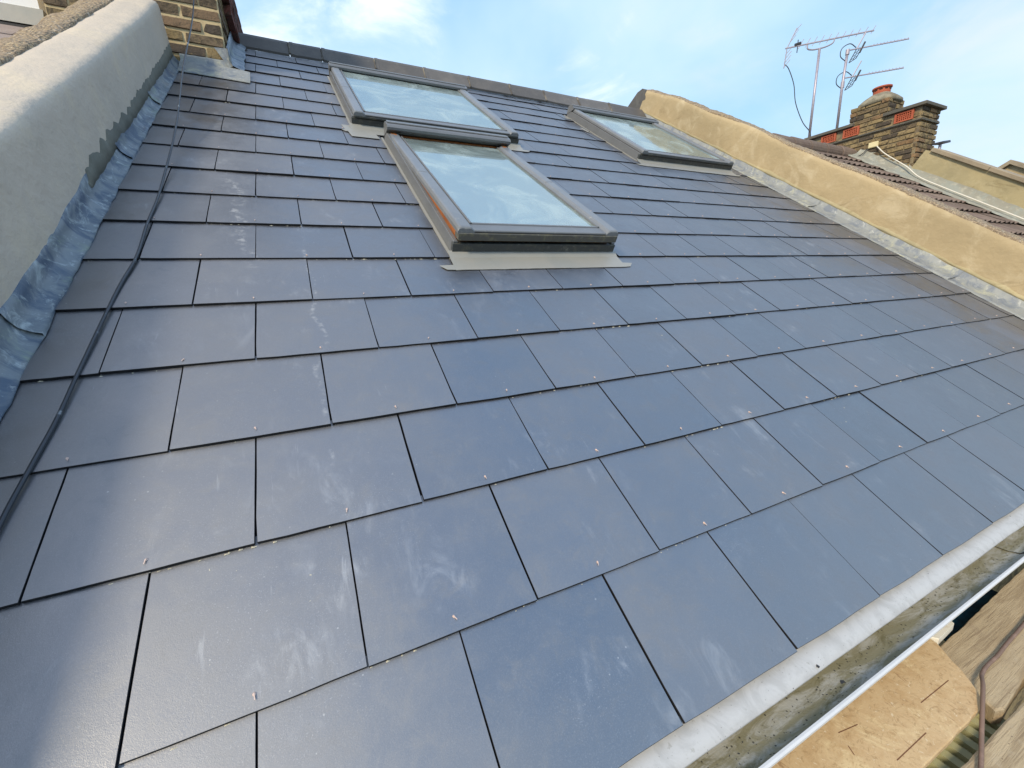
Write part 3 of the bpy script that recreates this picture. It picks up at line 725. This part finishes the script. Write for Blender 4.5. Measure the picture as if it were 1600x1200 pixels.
# ------------------------------------------------------------------ right parapet
rp = thing('parapet_wall', 'ochre rendered parapet on the right with rough mortar top', 'parapet', (0,0,0), True)
def tr(v): return .345 - max(0, v-4.55)*.10 + .006*math.sin(v*4)
def secR(v):
    t = tr(v); return dense([(4.25,-.06),(4.25,.06),(4.253,t-.03),(4.262,t-.004),(4.285,t+.004)], .03)
G().sweep(lumpy_sweep(secR, -.8, 5.10, .04, .009, 2.2, 21, .0022)).o('render', MREND_Y, rp, smooth=True)
def secRo(v):
    t = tr(v); return dense([(4.272,t-.02),(4.268,t+.004),(4.29,t+.013),(4.36,t+.017),(4.44,t+.010),(4.52,t-.012),(4.56,t-.06),(4.61,-.2)], .02)
G().sweep(lumpy_sweep(secRo, -.8, 5.12, .02, .012, 5, 25, .006)).o('pebbly_coping', MPEB, rp, smooth=True)
lead_run(rp, [(-.8, 0.02), (-.02, 1.20), (1.165, 2.37), (2.335, 3.57), (3.53, 4.74), (4.70, 5.03)], 1, MLEAD2, 7, .036, .004)
# mortar bead along the top of the lead
rows = []
for i in range(150):
    v = -.8+5.85*i/149; a = .006*nz((v, 3, 0), 10)
    b = .012*nz((v, 7, 0), 4); rows.append([(4.254, v, .074), (4.245+a*.5, v, .082), (4.244+a*.5, v, .090+a+b*.5), (4.254, v, .104+2*a+b)])
G().sweep(rows).o('mortar_fillet', MREND_O, rp, smooth=True)
# the far slope of the same parapet, dark
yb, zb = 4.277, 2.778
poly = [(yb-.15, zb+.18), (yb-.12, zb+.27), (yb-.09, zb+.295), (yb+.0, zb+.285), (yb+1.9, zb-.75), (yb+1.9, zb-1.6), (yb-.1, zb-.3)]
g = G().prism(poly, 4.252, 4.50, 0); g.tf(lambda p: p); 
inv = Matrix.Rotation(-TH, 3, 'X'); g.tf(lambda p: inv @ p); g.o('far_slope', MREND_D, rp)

# ------------------------------------------------------------------ cables
cab = spline([uvn(-.352,.0,.020), uvn(-.362,.45,.022), uvn(-.357,.65,.021), uvn(-.348,.77,.020), uvn(-.339,.885,.019), uvn(-.332,1.048,.021), uvn(-.319,1.348,.020), uvn(-.305,1.52,.019), uvn(-.306,1.73,.022), uvn(-.301,1.934,.024), uvn(-.300, 2.16, .036)], 6)
cab = [p + Vector((0, ST, -CT))*.013 for p in cab]
up_ = [cab[-1].lerp(Vector((-.279, 3.30, 2.557)), t)+Vector((.006*math.sin(t*9), 0, -.03*math.sin(t*math.pi))) for t in [i/14 for i in range(1, 15)]]
up_ += [Vector((-.272, 3.36, 2.95)), Vector((-.27, 3.44, 3.5))]
tag(G().tube(cab+up_, .0040, 8).o('cable', MCABLE, smooth=True), 'black cable hanging from the chimney and lying down the left edge of the slates', 'cable')

# ------------------------------------------------------------------ left neighbour
ln = thing('neighbour_roof', 'old pale slate roof seen over the left parapet', 'roof', (0,0,0), True)
G().box((-3.5,-.2,-.05),(-.81,5.1,-.02)).o('underlay', MDECK, ln)
me = bpy.data.meshes.new('slate'); g = G().box((0,0,0),(.296,.27,.006)); me.from_pydata([tuple(p) for p in g.v], [], g.f); me.materials.append(MSLATE_OLD); me.update()
for k in range(7, 18):
    for j in range(8):
        x = -.83-(j+1)*.3+(.15 if k % 2 else 0)
        if x+.3 > -.80: continue
        inst('slate', me, ln, (x, .25*k, .0), (-.02, 0, 0))
dm = thing('dormer', 'white painted dormer wall with grey lead foot beyond the left parapet', 'dormer', (-1.27, 4.02, 2.25))
G().add([(-2.5,0,.42),(0,0,.42),(0,1.2,.42),(-2.5,1.2,.42),(-2.5,0,2.2),(0,0,2.2),(0,1.2,2.2),(-2.5,1.2,2.2)], [(0,3,2,1),(4,5,6,7),(0,1,5,4),(1,2,6,5),(2,3,7,6),(3,0,4,7)]).o('wall', Mt('white_paint', (.85,.86,.87), .6).m, dm)
G().add([(-2.5,-.05,.30),(.02,-.05,.30),(.02,-.012,.419),(-2.5,-.012,.419),(-2.5,.2,.30),(.02,.2,.30),(.02,.2,.419),(-2.5,.2,.419)], [(0,3,2,1),(4,5,6,7),(0,1,5,4),(1,2,6,5),(2,3,7,6),(3,0,4,7)]).o('lead_apron', MAPR, dm)

# ------------------------------------------------------------------ right neighbour
rn = thing('neighbour_roof', 'brown concrete tiled roof beyond the right parapet', 'roof', (0,0,0), True)
G().box((4.62,-.3,-.09),(9.15,5.1,-.06)).o('underlay', MDECK, rn)
def tile_mesh():
    g = G(); rows = []; n = 24
    for y, z in ((0, .042), (0.001, .052), (.37, .016)):
        rows.append([(.302*i/n, y, z + (.012*math.cos(4*math.pi*i/n)) - (.0 if y else .0)) for i in range(n+1)])
    g.sweep(rows)
    me = bpy.data.meshes.new('tile'); me.from_pydata([tuple(p) for p in g.v], [], g.f); me.materials.append(MTILE); me.update(); return me
tm = tile_mesh(); rt_ = random.Random(8)
for k in range(0, 15):
    for j in range(12):
        x = 5.45+.3*j
        if x > 8.95: continue
        inst('tile', tm, rn, (x, .335*k+.02, -.045+rt_.uniform(0, .004)), (0, rt_.uniform(-.006, .006), rt_.uniform(-.006, .006)))
for j in range(8):
    g = G(); rows = []
    for x, r in ((5.6+.45*j, .112), (5.6+.45*j+.03, .118), (5.6+.45*j+.445, .108)):
        rows.append([(x, 5.10-math.cos(math.pi*i/10)*r*1.15, -.02+math.sin(math.pi*i/10)*r*1.1) for i in range(11)])
    g.sweep(rows); n = 11
    g.add(rows[0], [tuple(range(11))]); g.add(rows[-1], [tuple(range(11))]); g.o('ridge_tile', MTILE, rn, smooth=False)
# second party wall
pw = thing('party_wall', 'stained ochre party wall with stone coping running down from the far chimney', 'wall', (0,0,0), True)
def secP(v): return dense([(9.20,-.1),(9.20,.30),(9.203,.40)], .08)
G().sweep(lumpy_sweep(secP, -1.0, 4.1, .06, .012, 2.4, 31, .003)).o('render', MREND_O, pw, smooth=True)
for i, (a, b) in enumerate([(-1.,.2),(.206,1.2),(1.206,2.2),(2.206,3.2),(3.206,4.02)]):
    G().box((9.16, a, .40), (9.62, b, .455), .006).o('coping_stone', MCOPE, pw)
G().box((9.215,-1,-.1),(9.55,4.05,.399)).o('wall_core', MREND_O, pw)
for i, (a, b) in enumerate([(-1.,.55),(.54,1.75),(1.74,2.95),(2.94,4.3),(4.28,5.0)]):
    def secF(v): return [(8.90+.025*nz((v, 0, 0), 3), .008), (8.91, .022), (9.02, .030), (9.14, .060), (9.19, .13), (9.203, .16)]
    G().sweep(lumpy_sweep(secF, a, b, .05, .010, 4, 41+i, .004)).o('flashing', MFLASH, pw, smooth=True)
# far chimney
fc = thing('chimney_stack', 'long weathered brick chimney stack with three terracotta vents and one short red pot', 'chimney', (9.2, 3.36, 1.96))
ZB = 1.96
G().box((.008, .008, 0), (.535, 1.70, 1.265)).o('mortar_core', MMOR2, fc)
vents = [(.30, .245), (1.05, .245), (1.42, .245)]   # y, on the long side
def vh(y, z): return 1.12 < z < 1.27 and any(abs(y-.045-(a-.0)) < .14 for a in (.22, .98, 1.33))
brick_face(fc, (0, .045, .0), 'y-', 1.66, 17, MBRK2, rng=random.Random(9), joint=.014, proud=.008, hole=lambda y, z: 1.10 < z < 1.25 and any(abs(y-a) < .15 for a in (.22, .98, 1.34)))
brick_face(fc, (0, 0, 0), 'x', .54, 17, MBRK2, rng=random.Random(10), joint=.014, proud=.008)
# a projecting weathered string course
rows = [[(-.012+.006*nz((y, 0, 0), 9), y, 1.06), (-.028+.008*nz((y, 2, 0), 11), y, 1.075), (-.026, y, 1.092), (.0, y, 1.10)] for y in [-.02+1.72*i/60 for i in range(61)]]
G().sweep(rows).o('string_course', MCOPED, fc)
G().box((-.005, -.026, 1.062), (.55, .0, 1.096), .004).o('string_course', MCOPED, fc)
for y in (.10, .84, 1.20):
    f = G(); y1, z0_, z1_ = y+.245, 1.112, 1.255
    x0, x1 = -.022, .03
    for a, b in (((x0, y, z0_), (x1, y1, z0_+.022)), ((x0, y, z1_-.022), (x1, y1, z1_)), ((x0, y, z0_+.0225), (x1, y+.028, z1_-.0225)), ((x0, y1-.028, z0_+.0225), (x1, y1, z1_-.0225))): f.box(a, b)
    vo = f.o('air_vent', MTERRA, fc)
    b = G()
    for i in range(1, 7): yy = y+.028+(.189)*i/7; b.box((x0+.006, yy-.005, z0_+.0225), (x1-.01, yy+.005, z1_-.0225))
    for i in range(1, 4): zz = z0_+.0225+.098*i/4; b.box((x0+.0075, y+.0285, zz-.005), (x1-.012, y1-.0285, zz+.005))
    b.o('vent_grille', MTERRA, vo)
    G().box((x1-.008, y+.0285, z0_+.023), (x1-.001, y1-.0285, z1_-.023)).o('vent_hole', MHOLE, vo)
# coping slabs on the two shoulders
for a, b in ((-.06, .50), (.93, 1.74)):
    G().box((-.055, a, 1.268), (.62, b, 1.315), .004).o('coping_slab', MCOPED, fc)
# raised middle block with its sloping mortar top
G().box((.03, .48, 1.26), (.50, .95, 1.56)).o('block_core', MMOR2, fc)
brick_face(fc, (.02, .47, 1.27), 'y-', .48, 4, MBRK2, rng=random.Random(12), joint=.014, proud=.008)
brick_face(fc, (.03, .47, 1.27), 'x', .46, 4, MBRK2, rng=random.Random(13), joint=.014, proud=.004)
rows = []
for (z, s) in ((1.545, 1.08), (1.60, 1.06), (1.66, .82), (1.70, .60), (1.715, .52)):
    rows.append([(.265+.245*s*math.copysign(abs(math.cos(a))**.55, math.cos(a)) + .01*nz((a, z, 0), 2), .715+.25*s*math.copysign(abs(math.sin(a))**.55, math.sin(a)), z+.008*nz((a*2, z, 5), 2)) for a in [2*math.pi*i/28 for i in range(28)]])
G().sweep(rows, True).o('flaunching', MFLAUN, fc, smooth=True)
rows = [[(.265+r*math.cos(a), .715+r*math.sin(a), z) for a in [2*math.pi*i/24 for i in range(24)]] for r, z in ((.115, 1.70), (.118, 1.755), (.112, 1.80), (.135, 1.805), (.135, 1.825), (.112, 1.832), (.10, 1.80))]
pt = G().sweep(rows, True).o('chimney_pot', MTERRA, fc, smooth=False)
for i in range(10):
    a = 2*math.pi*(i+.5)/10
    q = G().box((-.022, -.003, -.008), (.022, .003, .008)).tf(lambda p: Matrix.Rotation(a+math.pi/2, 3, 'Z') @ p + Vector((.265+.1165*math.cos(a), .715+.1165*math.sin(a), 1.778)))
    q.o('pot_slot', MHOLE, pt)
# junction box and white cable
jb = thing('junction_box', 'small cream junction box on the flank of the far chimney', 'junction box', (9.165, 3.95, 2.83))
G().box((0,-.075,-.04),(.03,.06,.045), .004).o('box_body', MBOX, jb)
G().box((-.004,-.066,-.032),(-.0005,.052,.037)).o('box_lid', MBOX, jb)
wc = spline([(9.16,3.88,2.79), (9.13,3.72,2.62)]+[uvn(9.12,4.15,.12), uvn(9.05,3.85,.06), uvn(9.02,3.45,.050), uvn(9.00,3.0,.050), uvn(8.98,2.4,.048), uvn(8.95,1.6,.046), uvn(8.86,.6,.06), uvn(8.84,-.5,.06)], 8)
tag(G().tube(wc, .009, 6).o('cable', MCABW, smooth=True), 'white cable running from the cream box down the far flashing', 'cable')
wb = spline([(9.17,4.02,2.79), (9.08,4.06,2.70), (8.99,4.14,2.66), (8.80,4.05,2.62)], 6)
tag(G().tube(wb, .007, 6).o('cable', MPLA), 'short black cable looping below the cream box', 'cable')
# gable beyond
gb = thing('far_gable', 'ochre rendered gable top of a house beyond the party wall', 'house', (14.0, 3.6, -6))
G().prism([(-4.5,0),(-4.5,5.9),(0.05,8.84),(4.5,5.9),(4.5,0)], 0, .35, 0).o('wall', MREND_Y, gb)
g = G()
for s_ in (-1, 1):
    g.prism([(0.05,8.845),(0.05,8.93),(s_*4.6+.05,5.96),(s_*4.6+.05,5.875)], -.08, .42, 0)
g.o('coping', MCOPE, gb)
# small dark cowl on the party wall coping
cw_ = thing('cowl', 'small dark metal cowl on the coping just right of the far chimney', 'cowl', (9.5, 3.18, 2.58))
G().tube([(0,0,0),(0,0,.07)], .02, 8).o('stem', MALU, cw_)
G().add([(-.07,-.06,.07),(.09,-.09,.085),(.10,.05,.085),(-.06,.07,.07),(-.05,-.05,.10),(.12,-.07,.125),(.12,.05,.125),(-.05,.06,.10)], [(0,3,2,1),(4,5,6,7),(0,1,5,4),(1,2,6,5),(2,3,7,6),(3,0,4,7)]).o('cap', MPLA, cw_)

# ------------------------------------------------------------------ aerials
BD = Vector((.691, -.723, 0))   # the way the booms point
PD = Vector((.723, .691, 0))
def yagi(label, base, top, boom_c, back, fwd, n, ref='flat', clamp=True, masts=True, el=.16, cross=None, sag=None):
    base = Vector(base); t = thing('tv_aerial', label, 'aerial', base)
    L = lambda p: Vector(p)-base
    if masts: G().tube([L(base), L(top)], .022, 8).o('mast', MALU, t, smooth=True)
    bc = Vector(boom_c); a, b = bc-BD*back, bc+BD*fwd
    G().tube([L(a), L(b)], .013 if ref == 'flat' else .011, 6).o('boom', MALU, t)
    axis = (Vector((0,0,1))*.80+BD*.42).normalized() if ref == 'flat' else (Vector((0,0,1))*.55+BD*.35+PD*.45).normalized()
    g0 = .12
    for i in range(n):
        q = bc.lerp(b, 0) if n == 0 else (a+BD*(g0+.12)).lerp(b-BD*.02, i/(n-1))
        e = el*(1-.25*i/n)
        G().tube([L(q-axis*e*.35), L(q+axis*e*.65)], .0058, 5).o('director', MALU, t)
    return t, a, b, L, axis
# first: long yagi on a forked clamp, tall flat reflector at the back
t, a, b, L, ax = yagi('tall single TV aerial at the left with forked clamp and dangling cable', (9.3,5.1,3.15), (9.3,5.1,4.80), (9.3,5.1,4.915), .56, .80, 11)
F = spline([Vector((9.3,5.1,4.90))-BD*.20+Vector((0,0,.0)), Vector((9.3,5.1,4.83))-BD*.19, Vector((9.3,5.1,4.80))-BD*.10, Vector((9.3,5.1,4.80)), Vector((9.3,5.1,4.81))+BD*.10, Vector((9.3,5.1,4.85))+BD*.20, Vector((9.3,5.1,4.925))+BD*.22], 4)
G().tube([L(p) for p in F], .012, 6).o('clamp_fork', MALU, t)
r0 = a+BD*.03
up1 = (Vector((0,0,.30))+BD*.13); dn1 = (Vector((0,0,-.33))-BD*.02)
G().tube([L(r0+up1), L(r0)], .009, 6).o('reflector', MALU, t); G().tube([L(r0), L(r0+dn1)], .009, 6).o('reflector', MALU, t)
for k, z in enumerate((.08, .16, .24, -.10, -.17, -.24, -.31)):
    q = r0+(up1*(z/.30) if z > 0 else dn1*(-z/.33)); d = (BD*.10+Vector((0,0,.12)))
    G().tube([L(q-d*.1), L(q+d*.9)], .006, 5).o('reflector_rod', MALU, t)
q = a+BD*.20; G().tube([L(q+Vector((0,0,.02))-BD*.05), L(q+Vector((0,0,.035))+BD*.05)], .028, 8).o('junction_case', MPLA, t)
G().tube([L(q+Vector((0,0,-.11))), L(q+Vector((0,0,.10)))], .008, 6).o('dipole', MPLA, t)
cb = spline([r0+dn1*.8, (8.98,5.44,4.56), (9.06,5.36,4.28), (9.10,5.31,3.95), (9.20,5.2,3.6), (9.285,5.08,3.38), (9.29,5.08,3.2)], 8)
G().tube([L(p) for p in cb], .0075, 6).o('cable', MPLA, t, smooth=True)
# two short yagis on one mast
m2 = thing('tv_aerial_mast', 'mast behind the far chimney carrying two short TV aerials', 'mast', (9.39,4.67,3.2))
G().tube([(0,0,0),(-.01,0,.85),(0,-.01,1.40)], .022, 8).o('mast', MALU, m2, smooth=True)
G().tube([(-.004,0,.80),(-.006,0,.90)], .030, 8).o('mast_clamp', MALU, m2)
G().tube([(0,-.01,1.32),(0,-.01,1.40)], .032, 8).o('mast_clamp', MALU, m2)
for bc, lab in ((Vector((9.39,4.66,4.585)), 'upper of the two short TV aerials on the shared mast'), (Vector((9.39,4.67,4.155)), 'lower of the two short TV aerials on the shared mast')):
    t, a, b, L, ax = yagi(lab, bc, bc, bc, .02, .86, 14, ref='x', masts=False, el=.075)
    for o_ in [c for c in t.children if c.name.startswith('director')][:3]: bpy.data.objects.remove(o_)
    c0 = bc+BD*.13
    for s_ in (1, -1):
        e1 = (Vector((0,0,.20))*s_+BD*(.09*s_)-PD*.0); 
        if s_ > 0: G().tube([L(c0), L(c0+e1*1.15)], .010, 6).o('reflector', MALU, t)
        else:
            A = c0+e1*.05; e1 = e1*.95
            w_ = BD*.10+Vector((0,0,.055))
            g = G(); g.tube([L(A), L(A+e1)], .007, 5); g.tube([L(A+w_), L(A+w_+e1)], .007, 5); g.tube([L(A+e1), L(A+e1+w_)], .007, 5)
            g.tube([L(A+w_*.5), L(A+w_*.5+e1)], .0045, 5)
            for q_ in (.3, .55, .8): g.tube([L(A+e1*q_), L(A+e1*q_+w_)], .0045, 5)
            g.o('reflector_grid', MPLA, t)
    d0 = bc+BD*.20
    G().tube([L(d0+Vector((0,0,-.07))-BD*.02), L(d0+Vector((0,0,.085))+BD*.04)], .015, 6).o('dipole', MPLA, t)
    lp_ = spline([bc+BD*.12+Vector((0,0,.02)), bc+BD*.02+Vector((0,0,.10)), bc-BD*.09+Vector((0,0,.05)), bc-BD*.10+Vector((0,0,-.07)), bc-BD*.02+Vector((0,0,-.16))], 6)
    G().tube([L(p) for p in lp_], .007, 6).o('cable', MPLA, t, smooth=True)

# ------------------------------------------------------------------ gutter
gt = thing('gutter', 'pale plastic gutter along the eaves with mossy silt inside', 'gutter', (-.5, 0, 0))
rows = []; 
for i in range(181):
    x = -.2+7.0*i/180; e = .0022*nz((x, 0, 0), 5)+.0008*nz((x, 4, 0), 22)
    rows.append([(x, .05, -.002-.010), (x, .004, -.0115), (x, -.016, -.0165), (x, -.024, -.0215), (x, -.0305+e, -.0275), (x, -.0315+e, -.0295), (x, -.024, -.034)])
G().sweep(rows).o('eaves_tray', MTRAY, gt, smooth=True)
rows = []
for i in range(181):
    x = -.2+7.0*i/180
    sec = [(.03,-.03),(.028,-.045),(.010,-.058),(-.016,-.065),(-.042,-.0645),(-.063,-.058),(-.077,-.045),(-.0825,-.032),(-.084,-.0255)]
    rows.append([(x, y, z+(.0015*nz((x*2, y*30, 0), 6) if z < -.05 else 0)) for y, z in sec])
G().sweep(rows).o('trough', MTROUGH, gt, smooth=True)
rows = [[(x, -.0835, -.0275), (x, -.0835, -.0235), (x, -.0845, -.0215), (x, -.0880, -.0208), (x, -.0912, -.0222), (x, -.0915, -.026), (x, -.086, -.034), (x, -.080, -.048), (x, -.064, -.063), (x, -.064,-.0605),(x, -.0785,-.0465),(x,-.0840,-.033)] for x in (-.2, 6.8)]
G().sweep(rows, True).o('lip', MLIP, gt)
G().box((2.70-.35, -.086, -.083), (2.70-.28, .02, -.0215)).tf(lambda p: Vector((p.x, p.y, p.z if p.z > -.08 else p.z)))
rows = [[(x, y, z+.003) for y, z in [(.03,-.03),(.010,-.057),(-.016,-.064),(-.042,-.0635),(-.063,-.057),(-.0825,-.0315),(-.084,-.0255)]] for x in (2.30, 2.33)]
G().sweep(rows).o('joint_bracket', MTROUGH, gt)
g = G(); rd = random.Random(4)
def chip(x, y, z, s, asp, a, h):
    ca, sa = math.cos(a), math.sin(a); k = rd.randrange(4, 7)
    P = [(math.cos(2*math.pi*i/k)*s*asp*rd.uniform(.7, 1.1), math.sin(2*math.pi*i/k)*s*rd.uniform(.7, 1.1)) for i in range(k)]
    v = [(x+p*ca-q*sa, y+p*sa+q*ca, z) for p, q in P]; g.add(v+[(q[0], q[1], z+h) for q in v], [tuple(range(k, 2*k))]+[(i,(i+1)%k,k+(i+1)%k,k+i) for i in range(k)])
for _ in range(520):
    x = rd.uniform(.3, 3.2)
    y = rd.gauss(-.045, .016)
    if y < -.078 or y > -.002: continue
    if y > -.030: z = -.0115-(-y)/.03*.0165+.0008
    else: z = -.0645+max(0, (abs(y+.030)-.014))*.30
    chip(x, y, z, rd.uniform(.0003, .0011), rd.uniform(1, 2.6), rd.uniform(0, 3), .0007)
tag(g.o('gutter_debris', MCHIPD), 'scattered dark grit and moss crumbs lying in the gutter', 'debris', kind='stuff')
g = G(); chip(.975, -.050, -.064, .0060, 1.3, .4, .002)
tag(g.o('slate_shard', MCHIPD), 'broken dark slate shard lying in the gutter silt', 'slate shard')
g = G(); chip(.925, -.027, -.0215, .0035, 1.4, 1.0, .001)
tag(g.o('moss_tuft', MCHIPD), 'small dark tuft of moss on the pale gutter edge', 'moss')

# ------------------------------------------------------------------ scaffold below
def slab(name, poly, z, th, mat, label, cat, holes=None, group=None, jag=0.):
    c = Vector((sum(p[0] for p in poly)/len(poly), sum(p[1] for p in poly)/len(poly), z))
    P = []
    for a, b in zip(poly, poly[1:]+poly[:1]):
        k = max(1, int(math.dist(a, b)/.02))
        for i in range(k):
            x, y = a[0]+(b[0]-a[0])*i/k, a[1]+(b[1]-a[1])*i/k
            P.append((x+jag*nz((x, y, 0), 30), y+jag*nz((x, y, 5), 30)))
    n = len(P); ins = lambda p, d: (p[0]+(c.x-p[0])*0+(-d if p[0] > c.x else d)*.0, p[1])
    t = thing(name, label, cat, c, group=group)
    e = .0025
    inner = [((p[0]-c.x)*(1-e/.15)+c.x, (p[1]-c.y)*(1-e/.09)+c.y) for p in P]
    v = [(p[0]-c.x, p[1]-c.y, 0) for p in inner]+[(p[0]-c.x, p[1]-c.y, -e) for p in P]+[(p[0]-c.x, p[1]-c.y, -th) for p in P]
    f = [tuple(range(n))]+[(i,(i+1)%n,n+(i+1)%n,n+i) for i in range(n)]+[(n+i,n+(i+1)%n,2*n+(i+1)%n,2*n+i) for i in range(n)]+[tuple(range(2*n, 3*n))[::-1]]
    obj('board', v, f, mat, t); return t, c
t1, c1 = slab('plywood_sheet', [(.55,-.020),(1.35,-.030),(1.377,-.045),(1.375,-.056),(1.325,-.115),(1.292,-.152),(1.270,-.164),(1.237,-.168),(1.019,-.166),(.9,-.166),(.62,-.168)], -.150, .012, MOSB, 'pale tan plywood offcut lying against the gutter', 'plywood sheet', jag=.003)
g = G()
for (xa, ya, xb, yb_) in ((1.1571, -0.1097, 1.2692, -0.1129), (0.9872, -0.14, 1.0921, -0.1413), (0.938, -0.0875, 0.9301, -0.1015), (0.9474, -0.0669, 0.9968, -0.0751)):
    g.tube([(xa-c1.x, ya-c1.y, -.0005), (xb-c1.x, yb_-c1.y, -.0005)], .0011, 4)
g.o('saw_cut', Mt('burnt_cut', (.16, .07, .03), .9).m, t1)
slab('scaffold_board', [(1.375,-.060),(1.50,-.059),(1.64,-.055),(1.95,-.047),(2.6,-.040),(2.6,-.20),(1.60,-.185),(1.435,-.178),(1.309,-.186),(1.288,-.180),(1.32,-.118)], -.168, .036, MBOARD, 'brown scaffold board running away beside the gutter', 'scaffold board', jag=.002)
slab('scaffold_board', [(1.330,-.196),(1.60,-.200),(2.4,-.22),(2.4,-.62),(.75,-.62),(.80,-.205),(1.02,-.190)], -.172, .036, MBOARD, 'brown scaffold board in the corner below the plywood', 'scaffold board', jag=.002)
slab('timber_offcut', [(1.445,-.184),(1.60,-.193),(1.60,-.215),(1.43,-.205)], -.160, .022, MLIGHTW, 'orange timber offcut wedged between the two brown boards', 'timber')
slab('white_block', [(1.36,-.022),(1.500,-.022),(1.482,-.052),(1.39,-.056)], -.150, .02, MWHITE, 'small spattered white block between gutter and board', 'block')
slab('teal_sheet', [(1.55,.02),(1.88,.02),(1.88,-.10),(1.49,-.10)], -.235, .004, MTEAL, 'dark teal sheeting glimpsed below the gutter', 'sheeting')
ld = thing('slatted_batten', 'greenish slatted timber strip in the gap below the plywood', 'timber', (1.19, -.18, -.215))
G().box((-.10,-.035,-.02),(.16,.035,-.008)).o('batten', MGREEN, ld)
for i in range(7): G().box((-.09+.034*i,-.033,-.0078),(-.072+.034*i,.033,.004)).o('slat', MGREEN, ld)
slab('metal_strip', [(.90,-.150),(1.075,-.160),(1.075,-.215),(.88,-.215)], -.205, .004, MLIP, 'pale grey metal strip in the gap at the bottom edge', 'metal strip')
bc_ = spline([(2.1,-.10,-.150), (1.80,-.12,-.152), (1.632,-.128,-.157), (1.52,-.131,-.157), (1.455,-.134,-.157), (1.395,-.134,-.156), (1.350,-.139,-.152), (1.305,-.152,-.140), (1.25,-.168,-.142), (1.19,-.187,-.158), (1.13,-.205,-.163), (1.05,-.225,-.163), (.9,-.25,-.163)], 7)
tag(G().tube(bc_, .0037, 8).o('cable', MCABR, smooth=True), 'brown dusty cable curling over the boards in the corner', 'cable')
print('slates', NS)
